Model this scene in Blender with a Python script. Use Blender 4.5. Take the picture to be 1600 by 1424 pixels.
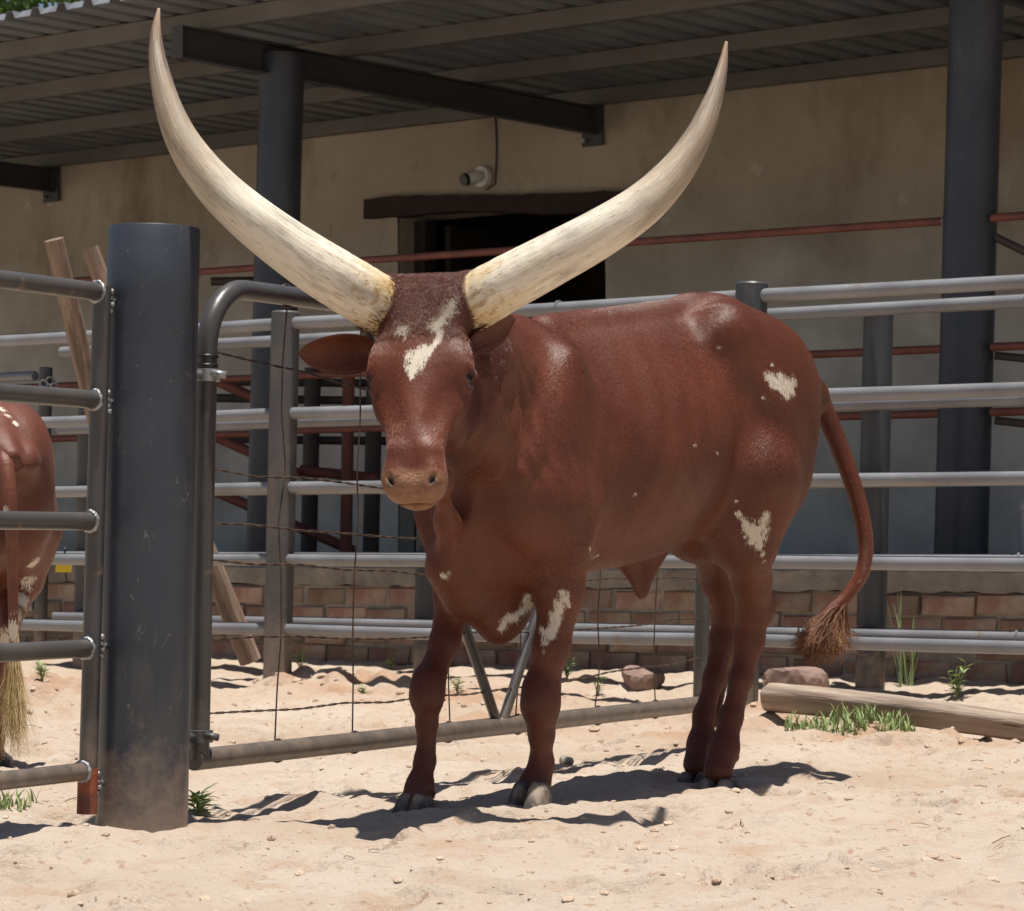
import bpy, math, random
import numpy as np
from mathutils import Vector, Matrix
from mathutils.bvhtree import BVHTree

random.seed(7)
R = math.radians
SC = bpy.context.scene
COL = SC.collection
for o in list(bpy.data.objects):
    bpy.data.objects.remove(o, do_unlink=True)

# ------------------------------------------------------------------ camera
FPX = 4600.0          # focal length in photograph pixels (1600 wide)
CAMZ = 0.60
cam_d = bpy.data.cameras.new('camera')
cam_d.sensor_width = 36.0
cam_d.lens = 36.0 * FPX / 1600.0
cam_d.shift_y = 138.0 / 1600.0
cam_d.clip_start = 0.1
cam_d.clip_end = 2000
cam_d.dof.use_dof = True
cam_d.dof.focus_distance = 6.4
cam_d.dof.aperture_fstop = 18
cam = bpy.data.objects.new('camera', cam_d)
COL.objects.link(cam)
cam.location = (0, 0, CAMZ)
cam.rotation_euler = (R(90), 0, 0)
SC.camera = cam

# ------------------------------------------------------------------ sky, sun, exposure
SUN_EL = R(83)
sun_from = Vector((0.62, -0.78, 0)).normalized()      # horizontal direction towards the sun
w = bpy.data.worlds.new('World')
SC.world = w
w.use_nodes = True
nt = w.node_tree
bg = nt.nodes['Background']
sky = nt.nodes.new('ShaderNodeTexSky')
sky.sky_type = 'NISHITA'
sky.sun_disc = False
sky.sun_elevation = SUN_EL
sky.sun_rotation = math.atan2(sun_from.x, sun_from.y)
nt.links.new(sky.outputs[0], bg.inputs[0])
bg.inputs[1].default_value = 0.055
sl = bpy.data.lights.new('sun', 'SUN')
sl.energy = 5.0
sl.angle = R(0.55)
sl.color = (1.0, 0.95, 0.87)
so = bpy.data.objects.new('sun', sl)
COL.objects.link(so)
to_sun = Vector((sun_from.x * math.cos(SUN_EL), sun_from.y * math.cos(SUN_EL), math.sin(SUN_EL)))
so.rotation_euler = to_sun.to_track_quat('Z', 'Y').to_euler()
so.location = (3, 3, 12)
SC.cycles.max_bounces = 6
SC.cycles.diffuse_bounces = 3
SC.cycles.glossy_bounces = 2
SC.cycles.caustics_reflective = False
SC.cycles.caustics_refractive = False
SC.view_settings.view_transform = 'Standard'
SC.view_settings.look = 'None'
SC.view_settings.exposure = 0.34
SC.view_settings.gamma = 1.0
SC.view_settings.use_curve_mapping = False


def at(px, py, Y):
    """photograph pixel at depth Y (metres) -> world point"""
    return Vector(((px - 800) * Y / FPX, Y, CAMZ - (py - 850) * Y / FPX))


# ------------------------------------------------------------------ materials
def mat(name, base, rough=0.6, var=None, scale=6.0, detail=6.0, bump=0.0, bscale=40.0, spec=0.5, metal=0.0,
        contrast=(0.35, 0.65), stretch=(1, 1, 1), sheen=0.0, extra=None, rvar=0.0):
    m = bpy.data.materials.new(name)
    m.use_nodes = True
    t = m.node_tree
    b = t.nodes['Principled BSDF']
    b.inputs['Roughness'].default_value = rough
    b.inputs['Specular IOR Level'].default_value = spec
    b.inputs['Metallic'].default_value = metal
    b.inputs['Sheen Weight'].default_value = sheen
    tc = t.nodes.new('ShaderNodeTexCoord')
    mp = t.nodes.new('ShaderNodeMapping')
    mp.inputs['Scale'].default_value = stretch
    t.links.new(tc.outputs['Object'], mp.inputs[0])
    oi = t.nodes.new('ShaderNodeObjectInfo')
    col = None
    if var is None:
        var = tuple(c * 0.7 for c in base)
    nz = t.nodes.new('ShaderNodeTexNoise')
    nz.inputs['Scale'].default_value = scale
    nz.inputs['Detail'].default_value = detail
    t.links.new(mp.outputs[0], nz.inputs['Vector'])
    rp = t.nodes.new('ShaderNodeValToRGB')
    rp.color_ramp.elements[0].position = contrast[0]
    rp.color_ramp.elements[1].position = contrast[1]
    rp.color_ramp.elements[0].color = (*var, 1)
    rp.color_ramp.elements[1].color = (*base, 1)
    t.links.new(nz.outputs[0], rp.inputs[0])
    col = rp.outputs[0]
    if extra:
        for (ecol, esc, lo, hi, estr) in extra:
            mp2 = t.nodes.new('ShaderNodeMapping')
            mp2.inputs['Scale'].default_value = estr
            t.links.new(tc.outputs['Object'], mp2.inputs[0])
            n2 = t.nodes.new('ShaderNodeTexNoise')
            n2.inputs['Scale'].default_value = esc
            n2.inputs['Detail'].default_value = 8
            n2.inputs['Roughness'].default_value = 0.65
            t.links.new(mp2.outputs[0], n2.inputs['Vector'])
            mr = t.nodes.new('ShaderNodeMapRange')
            mr.inputs[1].default_value = lo
            mr.inputs[2].default_value = hi
            t.links.new(n2.outputs[0], mr.inputs[0])
            mx = t.nodes.new('ShaderNodeMix')
            mx.data_type = 'RGBA'
            t.links.new(mr.outputs[0], mx.inputs[0])
            t.links.new(col, mx.inputs[6])
            mx.inputs[7].default_value = (*ecol, 1)
            col = mx.outputs[2]
    t.links.new(col, b.inputs['Base Color'])
    if rvar:
        mr = t.nodes.new('ShaderNodeMapRange')
        mr.inputs[1].default_value = 0.3
        mr.inputs[2].default_value = 0.7
        mr.inputs[3].default_value = max(0.05, rough - rvar)
        mr.inputs[4].default_value = min(1, rough + rvar)
        t.links.new(nz.outputs[0], mr.inputs[0])
        t.links.new(mr.outputs[0], b.inputs['Roughness'])
    if bump:
        n3 = t.nodes.new('ShaderNodeTexNoise')
        n3.inputs['Scale'].default_value = bscale
        n3.inputs['Detail'].default_value = 5
        t.links.new(mp.outputs[0], n3.inputs['Vector'])
        bp = t.nodes.new('ShaderNodeBump')
        bp.inputs['Strength'].default_value = bump
        bp.inputs['Distance'].default_value = 0.01
        t.links.new(n3.outputs[0], bp.inputs['Height'])
        t.links.new(bp.outputs[0], b.inputs['Normal'])
    return m


def random_tint(m, amount=0.35, hue=0.03):
    """per-object brightness and hue change"""
    t = m.node_tree
    b = t.nodes['Principled BSDF']
    l = b.inputs['Base Color'].links[0]
    src = l.from_socket
    oi = t.nodes.new('ShaderNodeObjectInfo')
    mr = t.nodes.new('ShaderNodeMapRange')
    mr.inputs[3].default_value = 1 - amount
    mr.inputs[4].default_value = 1 + amount
    t.links.new(oi.outputs['Random'], mr.inputs[0])
    mh = t.nodes.new('ShaderNodeMapRange')
    mh.inputs[3].default_value = 0.5 - hue
    mh.inputs[4].default_value = 0.5 + hue
    mm = t.nodes.new('ShaderNodeMath')
    mm.operation = 'MULTIPLY'
    mm.inputs[1].default_value = 7.31
    fr = t.nodes.new('ShaderNodeMath')
    fr.operation = 'FRACT'
    t.links.new(oi.outputs['Random'], mm.inputs[0])
    t.links.new(mm.outputs[0], fr.inputs[0])
    t.links.new(fr.outputs[0], mh.inputs[0])
    hs = t.nodes.new('ShaderNodeHueSaturation')
    t.links.new(mr.outputs[0], hs.inputs['Value'])
    t.links.new(mh.outputs[0], hs.inputs['Hue'])
    t.links.new(src, hs.inputs['Color'])
    t.links.new(hs.outputs[0], b.inputs['Base Color'])
    return m


M = {}
M['paint'] = mat('charcoal_paint', (0.062, 0.067, 0.076), 0.42, (0.048, 0.052, 0.06), 3, bump=0.08, bscale=60, rvar=0.1,
                 extra=[((0.17, 0.15, 0.13), 9, 0.62, 0.78, (1, 1, 0.35)), ((0.24, 0.2, 0.17), 45, 0.70, 0.76, (1, 1, 0.5))])
M['bigpost'] = mat('dark_post_paint', (0.042, 0.050, 0.066), 0.40, (0.030, 0.036, 0.048), 4, bump=0.1, bscale=50, rvar=0.08,
                   extra=[((0.085, 0.08, 0.078), 5, 0.52, 0.72, (1, 1, 0.25)), ((0.16, 0.145, 0.13), 60, 0.64, 0.72, (1, 1, 0.6))])
def scratches(m, sc, st, width, lo, hi, col):
    t = m.node_tree
    b = t.nodes['Principled BSDF']
    src = b.inputs['Base Color'].links[0].from_socket
    tc = t.nodes.new('ShaderNodeTexCoord')

    def nz(scale, stretch, d):
        mp = t.nodes.new('ShaderNodeMapping')
        mp.inputs['Scale'].default_value = stretch
        t.links.new(tc.outputs['Object'], mp.inputs[0])
        n = t.nodes.new('ShaderNodeTexNoise')
        n.inputs['Scale'].default_value = scale
        n.inputs['Detail'].default_value = d
        t.links.new(mp.outputs[0], n.inputs['Vector'])
        return n.outputs[0]

    def mm(op, a, c):
        x = t.nodes.new('ShaderNodeMath')
        x.operation = op
        for s_, v_ in zip(x.inputs, (a, c)):
            if isinstance(v_, (int, float)):
                s_.default_value = v_
            else:
                t.links.new(v_, s_)
        return x.outputs[0]
    d = mm('ABSOLUTE', mm('SUBTRACT', nz(sc, st, 3), 0.5), 0)
    r1 = t.nodes.new('ShaderNodeMapRange')
    r1.inputs[1].default_value = width
    r1.inputs[2].default_value = width * 0.3
    t.links.new(d, r1.inputs[0])
    r2 = t.nodes.new('ShaderNodeMapRange')
    r2.inputs[1].default_value = lo
    r2.inputs[2].default_value = hi
    t.links.new(nz(sc * 0.6, (1, 1, 0.8), 5), r2.inputs[0])
    x = t.nodes.new('ShaderNodeMix')
    x.data_type = 'RGBA'
    t.links.new(mm('MULTIPLY', r1.outputs[0], r2.outputs[0]), x.inputs[0])
    t.links.new(src, x.inputs[6])
    x.inputs[7].default_value = (*col, 1)
    t.links.new(x.outputs[2], b.inputs['Base Color'])


M['vpost'] = M['bigpost'].copy()


def foot_dust(m, z0, z1, col):
    t = m.node_tree
    b = t.nodes['Principled BSDF']
    src = b.inputs['Base Color'].links[0].from_socket
    ge = t.nodes.new('ShaderNodeNewGeometry')
    sp = t.nodes.new('ShaderNodeSeparateXYZ')
    t.links.new(ge.outputs['Position'], sp.inputs[0])
    n = t.nodes.new('ShaderNodeTexNoise')
    n.inputs['Scale'].default_value = 22
    n.inputs['Detail'].default_value = 9
    n.inputs['Roughness'].default_value = 0.7
    t.links.new(ge.outputs['Position'], n.inputs['Vector'])
    a = t.nodes.new('ShaderNodeMath')
    a.operation = 'MULTIPLY_ADD'
    a.inputs[1].default_value = 0.5
    t.links.new(n.outputs[0], a.inputs[0])
    t.links.new(sp.outputs['Z'], a.inputs[2])
    r = t.nodes.new('ShaderNodeMapRange')
    r.inputs[1].default_value = z1 + 0.25
    r.inputs[2].default_value = z0 + 0.25
    r.inputs[4].default_value = 0.8
    t.links.new(a.outputs[0], r.inputs[0])
    x = t.nodes.new('ShaderNodeMix')
    x.data_type = 'RGBA'
    t.links.new(r.outputs[0], x.inputs[0])
    t.links.new(src, x.inputs[6])
    x.inputs[7].default_value = (*col, 1)
    t.links.new(x.outputs[2], b.inputs['Base Color'])


foot_dust(M['bigpost'], -0.02, 0.20, (0.30, 0.22, 0.165))
foot_dust(M['paint'], 0.02, 0.22, (0.30, 0.22, 0.165))
scratches(M['bigpost'], 17, (1, 1, 0.45), 0.006, 0.57, 0.66, (0.17, 0.155, 0.14))
M['rail'] = mat('grey_rail_paint', (0.23, 0.235, 0.25), 0.36, (0.175, 0.178, 0.188), 5, bump=0.08, bscale=60, rvar=0.1,
                extra=[((0.2, 0.15, 0.11), 12, 0.62, 0.75, (1, 1, 1))])
M['gatepaint'] = mat('brown_grey_gate_paint', (0.075, 0.069, 0.066), 0.36, (0.055, 0.051, 0.049), 5, bump=0.08, rvar=0.1,
                     extra=[((0.22, 0.15, 0.1), 16, 0.62, 0.74, (1, 1, 1))])
M['oldpost'] = mat('weathered_grey_post', (0.105, 0.102, 0.10), 0.55, (0.075, 0.072, 0.07), 5, bump=0.15,
                   extra=[((0.19, 0.145, 0.11), 6, 0.54, 0.72, (1, 1, 0.4))])
foot_dust(M['oldpost'], 0.02, 0.34, (0.32, 0.23, 0.17))
foot_dust(M['gatepaint'], 0.0, 0.26, (0.27, 0.2, 0.15))
M['weld'] = mat('weld_bead_metal', (0.42, 0.42, 0.44), 0.38, (0.2, 0.19, 0.18), 60, metal=0.5, bump=0.5, bscale=120)
M['redpipe'] = mat('red_oxide_paint', (0.23, 0.072, 0.047), 0.65, (0.15, 0.05, 0.036), 8, bump=0.1)
M['rust'] = mat('orange_rust', (0.42, 0.11, 0.04), 0.8, (0.14, 0.05, 0.03), 20, bump=0.3)
M['brownpipe'] = mat('brown_steel', (0.075, 0.055, 0.045), 0.6, (0.05, 0.04, 0.035), 8)
M['wire'] = mat('rusty_wire', (0.12, 0.075, 0.05), 0.6, (0.06, 0.04, 0.03), 30, metal=0.3)
M['galv'] = mat('galvanised_metal', (0.42, 0.43, 0.45), 0.4, (0.3, 0.3, 0.31), 20, metal=0.6)
M['wall'] = mat('stained_plaster', (0.42, 0.375, 0.30), 0.9, (0.31, 0.272, 0.212), 1.3, bump=0.35, bscale=9,
                extra=[((0.22, 0.175, 0.125), 1.6, 0.50, 0.68, (1, 1, 0.45)), ((0.52, 0.49, 0.43), 2.4, 0.64, 0.72, (1, 1, 1)),
                       ((0.28, 0.23, 0.17), 11, 0.62, 0.74, (1, 1, 0.5))])
def painted_bounce(m):  # lightens the lower plaster: light bounced off the ground, put into the colour
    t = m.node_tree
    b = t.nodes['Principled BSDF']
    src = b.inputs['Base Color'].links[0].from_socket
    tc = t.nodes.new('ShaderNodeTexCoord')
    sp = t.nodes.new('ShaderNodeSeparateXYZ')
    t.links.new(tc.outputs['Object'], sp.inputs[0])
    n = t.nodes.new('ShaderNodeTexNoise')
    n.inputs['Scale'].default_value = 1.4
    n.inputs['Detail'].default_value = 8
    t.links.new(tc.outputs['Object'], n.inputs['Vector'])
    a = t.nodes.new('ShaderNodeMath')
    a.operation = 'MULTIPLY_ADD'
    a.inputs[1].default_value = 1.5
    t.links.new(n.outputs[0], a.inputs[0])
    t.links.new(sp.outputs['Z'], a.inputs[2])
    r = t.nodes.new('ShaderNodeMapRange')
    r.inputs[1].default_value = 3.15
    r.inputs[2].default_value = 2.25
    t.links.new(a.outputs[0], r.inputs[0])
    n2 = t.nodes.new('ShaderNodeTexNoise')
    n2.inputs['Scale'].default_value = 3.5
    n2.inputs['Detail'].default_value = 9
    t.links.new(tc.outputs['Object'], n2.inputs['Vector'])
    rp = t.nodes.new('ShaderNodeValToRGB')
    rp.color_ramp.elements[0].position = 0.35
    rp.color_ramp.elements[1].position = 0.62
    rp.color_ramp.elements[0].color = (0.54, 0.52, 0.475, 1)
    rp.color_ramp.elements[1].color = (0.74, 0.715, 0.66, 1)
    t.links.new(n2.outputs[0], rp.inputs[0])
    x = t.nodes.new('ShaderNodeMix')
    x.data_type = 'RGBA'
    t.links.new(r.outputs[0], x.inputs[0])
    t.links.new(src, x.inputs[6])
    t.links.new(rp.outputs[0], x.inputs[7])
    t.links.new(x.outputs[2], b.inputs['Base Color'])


painted_bounce(M['wall'])
M['brick'] = random_tint(mat('worn_brick', (0.36, 0.20, 0.145), 0.9, (0.27, 0.165, 0.125), 7, bump=0.7, bscale=35,
                             extra=[((0.38, 0.32, 0.25), 6, 0.5, 0.66, (1, 1, 1)), ((0.16, 0.135, 0.11), 15, 0.6, 0.74, (1, 1, 1))]), 0.3, 0.012)
M['mortar'] = mat('old_mortar', (0.38, 0.35, 0.3), 0.95, (0.25, 0.22, 0.19), 9, bump=0.8, bscale=30)
M['concrete'] = mat('rough_concrete', (0.36, 0.32, 0.275), 0.92, (0.25, 0.22, 0.19), 9, bump=0.9, bscale=45,
                    extra=[((0.15, 0.13, 0.11), 30, 0.6, 0.72, (1, 1, 1))])
M['floor'] = mat('veranda_floor', (0.28, 0.25, 0.22), 0.8, (0.2, 0.18, 0.16), 3, bump=0.2)
M['sheet'] = mat('roof_sheet_metal', (0.22, 0.23, 0.245), 0.4, (0.155, 0.16, 0.17), 3, metal=0.15, stretch=(1, 1, 1),
                 extra=[((0.17, 0.14, 0.12), 5, 0.55, 0.75, (1, 1, 1))])
M['purlin'] = mat('purlin_steel', (0.125, 0.12, 0.114), 0.6, (0.095, 0.091, 0.086), 3,
                  extra=[((0.13, 0.09, 0.065), 7, 0.6, 0.75, (1, 1, 1))])
M['rafter'] = mat('rafter_steel', (0.05, 0.05, 0.053), 0.5, (0.038, 0.038, 0.04), 3)
M['lintel'] = mat('dark_log_lintel', (0.034, 0.017, 0.013), 0.8, (0.02, 0.010, 0.009), 10, bump=0.6, bscale=20, stretch=(0.3, 1, 1))
M['doorwood'] = mat('dark_door_wood', (0.03, 0.022, 0.018), 0.7, (0.018, 0.014, 0.012), 6)
M['pole'] = mat('weathered_pole_wood', (0.27, 0.19, 0.14), 0.85, (0.13, 0.088, 0.065), 38, bump=0.9, bscale=70, stretch=(1, 1, 0.10),
                extra=[((0.36, 0.28, 0.21), 9, 0.55, 0.68, (1, 1, 0.4))])
M['log'] = mat('bleached_log_wood', (0.40, 0.325, 0.26), 0.9, (0.2, 0.145, 0.108), 34, bump=1.0, bscale=60, stretch=(0.09, 1, 1),
               extra=[((0.10, 0.07, 0.052), 42, 0.60, 0.68, (0.06, 1, 1)), ((0.30, 0.2, 0.14), 9, 0.52, 0.66, (0.5, 1, 1))])
M['stone'] = mat('pink_stone', (0.3, 0.2, 0.165), 0.95, (0.2, 0.13, 0.11), 8, bump=0.8, bscale=20)
M['white'] = mat('white_plastic', (0.75, 0.76, 0.78), 0.4, (0.68, 0.69, 0.7), 4)
M['black'] = mat('black_plastic', (0.012, 0.012, 0.013), 0.35, (0.01, 0.01, 0.01), 4)
M['yellow'] = mat('yellow_plastic', (0.75, 0.6, 0.03), 0.5, (0.65, 0.5, 0.03), 4)
M['leaf'] = mat('weed_green', (0.27, 0.36, 0.13), 0.6, (0.18, 0.25, 0.08), 25)
M['grass'] = mat('grass_green', (0.27, 0.36, 0.14), 0.6, (0.2, 0.26, 0.09), 20)
M['palegrass'] = mat('pale_grass_green', (0.27, 0.34, 0.16), 0.55, (0.17, 0.24, 0.09), 20)
M['treeleaf'] = mat('tree_leaf_green', (0.11, 0.2, 0.03), 0.5, (0.05, 0.11, 0.02), 0.8)
M['bark'] = mat('tree_bark', (0.13, 0.1, 0.075), 0.9, (0.07, 0.055, 0.04), 10, bump=0.8)
M['clod'] = mat('sandy_clod', (0.53, 0.425, 0.325), 0.95, (0.45, 0.325, 0.235), 14, bump=0.6, bscale=60)
M['twig'] = mat('dry_twig', (0.34, 0.25, 0.17), 0.9, (0.2, 0.14, 0.1), 20)


def ground_mat():
    m = bpy.data.materials.new('pale_red_sand')
    m.use_nodes = True
    t = m.node_tree
    b = t.nodes['Principled BSDF']
    b.inputs['Roughness'].default_value = 0.95
    b.inputs['Specular IOR Level'].default_value = 0.2
    tc = t.nodes.new('ShaderNodeTexCoord')

    def noise(s, d=8, r=0.6):
        n = t.nodes.new('ShaderNodeTexNoise')
        n.inputs['Scale'].default_value = s
        n.inputs['Detail'].default_value = d
        n.inputs['Roughness'].default_value = r
        t.links.new(tc.outputs['Object'], n.inputs['Vector'])
        return n

    def mixc(fac, a, bcol):
        x = t.nodes.new('ShaderNodeMix')
        x.data_type = 'RGBA'
        t.links.new(fac, x.inputs[0])
        if isinstance(a, tuple):
            x.inputs[6].default_value = (*a, 1)
        else:
            t.links.new(a, x.inputs[6])
        x.inputs[7].default_value = (*bcol, 1)
        return x.outputs[2]

    def rng(n, lo, hi):
        r = t.nodes.new('ShaderNodeMapRange')
        r.inputs[1].default_value = lo
        r.inputs[2].default_value = hi
        t.links.new(n, r.inputs[0])
        return r.outputs[0]
    c = mixc(rng(noise(1.1).outputs[0], 0.4, 0.66), (0.575, 0.485, 0.395), (0.54, 0.43, 0.34))
    c = mixc(rng(noise(0.75, 5).outputs[0], 0.50, 0.66), c, (0.49, 0.385, 0.29))
    c = mixc(rng(noise(5.5).outputs[0], 0.52, 0.72), c, (0.50, 0.36, 0.26))
    c = mixc(rng(noise(34).outputs[0], 0.585, 0.68), c, (0.42, 0.28, 0.195))
    c = mixc(rng(noise(90, 4).outputs[0], 0.62, 0.72), c, (0.60, 0.50, 0.40))
    at_ = t.nodes.new('ShaderNodeAttribute')
    at_.attribute_name = 'loose'
    c = mixc(at_.outputs['Fac'], c, (0.47, 0.31, 0.21))
    t.links.new(c, b.inputs['Base Color'])
    n1 = noise(26, 8, 0.7)
    n2 = noise(120, 6, 0.7)
    ad = t.nodes.new('ShaderNodeMath')
    ad.operation = 'MULTIPLY_ADD'
    ad.inputs[1].default_value = 0.35
    t.links.new(n2.outputs[0], ad.inputs[0])
    t.links.new(n1.outputs[0], ad.inputs[2])
    bp = t.nodes.new('ShaderNodeBump')
    bp.inputs['Strength'].default_value = 0.8
    bp.inputs['Distance'].default_value = 0.025
    t.links.new(ad.outputs[0], bp.inputs['Height'])
    t.links.new(bp.outputs[0], b.inputs['Normal'])
    return m


M['ground'] = ground_mat()


# ------------------------------------------------------------------ mesh helpers
class MB:
    def __init__(self):
        self.v = []
        self.f = []

    def box(self, c, ax, half):
        """c centre, ax three axes, half sizes"""
        c = Vector(c)
        n = len(self.v)
        for i in (-1, 1):
            for j in (-1, 1):
                for k in (-1, 1):
                    self.v.append(c + ax[0] * (i * half[0]) + ax[1] * (j * half[1]) + ax[2] * (k * half[2]))
        q = [(0, 1, 3, 2), (4, 6, 7, 5), (0, 4, 5, 1), (2, 3, 7, 6), (0, 2, 6, 4), (1, 5, 7, 3)]
        if ax[0].cross(ax[1]).dot(ax[2]) < 0:
            q = [tuple(reversed(a)) for a in q]
        self.f += [tuple(n + i for i in a) for a in q]
        return self

    def tube(self, pts, rad, seg=12, cap=True, squash=None):
        pts = [Vector(p) for p in pts]
        if not hasattr(rad, '__len__'):
            rad = [rad] * len(pts)
        n0 = len(self.v)
        tprev = None
        u = None
        for i, p in enumerate(pts):
            a = pts[max(i - 1, 0)]
            b = pts[min(i + 1, len(pts) - 1)]
            tg = (b - a).normalized()
            if u is None:
                ref = Vector((0, 0, 1)) if abs(tg.z) < 0.9 else Vector((1, 0, 0))
                u = tg.cross(ref).normalized()
            else:
                u = (u - tg * u.dot(tg)).normalized()
            vv = tg.cross(u)
            for k in range(seg):
                an = 2 * math.pi * k / seg
                self.v.append(p + (u * math.cos(an) + vv * math.sin(an)) * rad[i])
        for i in range(len(pts) - 1):
            for k in range(seg):
                a = n0 + i * seg + k
                b = n0 + i * seg + (k + 1) % seg
                self.f.append((a, b, b + seg, a + seg))
        if cap:
            self.f.append(tuple(n0 + k for k in reversed(range(seg))))
            e = n0 + (len(pts) - 1) * seg
            self.f.append(tuple(e + k for k in range(seg)))
        return self

    def build(self, name, m, parent=None, smooth=False, angle=None):
        off = world_loc(parent) if parent else Vector((0, 0, 0))
        me = bpy.data.meshes.new(name)
        me.from_pydata([tuple(Vector(p) - off) for p in self.v], [], self.f)
        me.materials.append(m)
        if smooth:
            me.polygons.foreach_set('use_smooth', [True] * len(me.polygons))
            if angle:
                me.set_sharp_from_angle(angle=R(angle))
        o = bpy.data.objects.new(name, me)
        COL.objects.link(o)
        o.parent = parent
        return o


WL = {}


def world_loc(o):
    v = Vector((0, 0, 0))
    while o is not None:
        v = v + Vector(o.location)
        o = o.parent
    return v


def tag(o, label=None, cat=None, group=None, kind=None):
    if label:
        o['label'] = label
    if cat:
        o['category'] = cat
    if group:
        o['group'] = group
    if kind:
        o['kind'] = kind
    return o


def thing(name, loc, label, cat, group=None):
    o = bpy.data.objects.new(name, None)
    o.empty_display_size = 0.1
    COL.objects.link(o)
    o.location = loc
    return tag(o, label, cat, group)


def lathe_post(name, base, top, r, m, parent, seg=28, hollow=False):
    """round post with a softened rim"""
    base, top = Vector(base), Vector(top)
    ax = (top - base).normalized()
    mb = MB()
    n = 10
    pts = [base + (top - base) * (i / n) for i in range(n)]
    rr = [r] * n
    if hollow:
        wall_t = 0.008
        pts += [top - ax * 0.003, top, top, top - ax * 0.003, top - ax * 0.12]
        rr += [r, r - 0.002, r - wall_t, r - wall_t - 0.001, r - wall_t - 0.001]
    else:
        pts += [top - ax * 0.006, top, ]
        rr += [r, r - 0.006]
    mb.tube(pts, rr, seg)
    # tube() derives its frame from neighbours, which coincide at a rim: keep axis fixed instead
    mb.v = []
    ref = Vector((1, 0, 0))
    u = (ref - ax * ref.dot(ax)).normalized()
    v = ax.cross(u)
    for p, q in zip(pts, rr):
        for k in range(seg):
            an = 2 * math.pi * k / seg
            mb.v.append(p + (u * math.cos(an) + v * math.sin(an)) * q)
    return mb.build(name, m, parent, True, 40)


def ringlet(p, ax, r, t=0.006, h=0.02, seg=20):
    """short collar round a pipe"""
    ax = ax.normalized()
    return MB().tube([p - ax * h / 2, p - ax * h / 2, p + ax * h / 2], [r, r + t, r + t], seg)


def weld_bead(pos, ax, r, parent, seed=0):
    rnd = random.Random(seed)
    ax = ax.normalized()
    ref = Vector((0, 0, 1)) if abs(ax.z) < 0.9 else Vector((1, 0, 0))
    u = ax.cross(ref).normalized()
    v = ax.cross(u)
    pts = []
    rr = []
    for k in range(33):
        a = 2 * math.pi * k / 32
        pts.append(pos + (u * math.cos(a) + v * math.sin(a)) * (r + rnd.uniform(-.001, .001)) + ax * rnd.uniform(-.002, .002))
        rr.append(0.0045 + rnd.uniform(-.0012, .0016))
    return MB().tube(pts, rr, 7, False).build('weld_bead', M['weld'], parent, True)


# ------------------------------------------------------------------ noise for the ground
def vnoise(x, y, seed):
    xi = np.floor(x).astype(np.int64)
    yi = np.floor(y).astype(np.int64)
    xf = x - xi
    yf = y - yi

    def h(a, b):
        n = (a * 374761393 + b * 668265263 + seed * 982451653) & 0xFFFFFFFF
        n = ((n ^ (n >> 13)) * 1274126177) & 0xFFFFFFFF
        return ((n ^ (n >> 16)) & 0xFFFF) / 65535.0
    u = xf * xf * (3 - 2 * xf)
    v = yf * yf * (3 - 2 * yf)
    return (h(xi, yi) * (1 - u) + h(xi + 1, yi) * u) * (1 - v) + (h(xi, yi + 1) * (1 - u) + h(xi + 1, yi + 1) * u) * v - 0.5


# building frame: s runs along the wall (to the left and back), c away from the camera
NB = Vector((0.615, 0.7885, 0))
NB.normalize()
DB = Vector((-NB.y, NB.x, 0))
UP = Vector((0, 0, 1))


def B(s, c, z):
    return DB * s + NB * c + UP * z


C_PLINTH, C_POST, C_WALL = 9.79, 10.43, 13.05
NF = Vector((0.5953, 0.8034, 0))
NF.normalize()
DF = Vector((-NF.y, NF.x, 0))
C_FRONT, C_REAR = 8.85, 9.42


def Fp(px, c, z):
    """point of the fence plane c seen at photograph column px"""
    u = (px - 800) / FPX
    Y = c / (NF.x * u + NF.y)
    return Vector((u * Y, Y, z))


_bumps = []
_rg = np.random.RandomState(5)
for _ in range(520):
    _bumps.append((_rg.uniform(-1.9, 2.4), _rg.uniform(4.6, 10.6), _rg.uniform(0.04, 0.11), _rg.uniform(-0.034, 0.014), _rg.uniform(0, 3.14)))
PRINTS = [(_rg.uniform(-1.5, 2.2), _rg.uniform(4.8, 9.6), _rg.uniform(0, 6.28), _rg.uniform(0.7, 1.15)) for _ in range(120)]
MOUNDS = [(-0.80, 11.65, 0.20, 0.075), (-0.55, 11.5, 0.35, 0.05), (-0.15, 10.9, 0.4, 0.045), (-1.75, 10.9, 0.5, 0.09), (-1.9, 10.0, 0.35, 0.05),
          (0.75, 9.6, 0.3, 0.05), (0.55, 8.9, 0.25, 0.035), (1.05, 9.0, 0.22, 0.04), (0.05, 9.6, 0.35, 0.04), (1.3, 8.75, 0.22, 0.035)]


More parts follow.
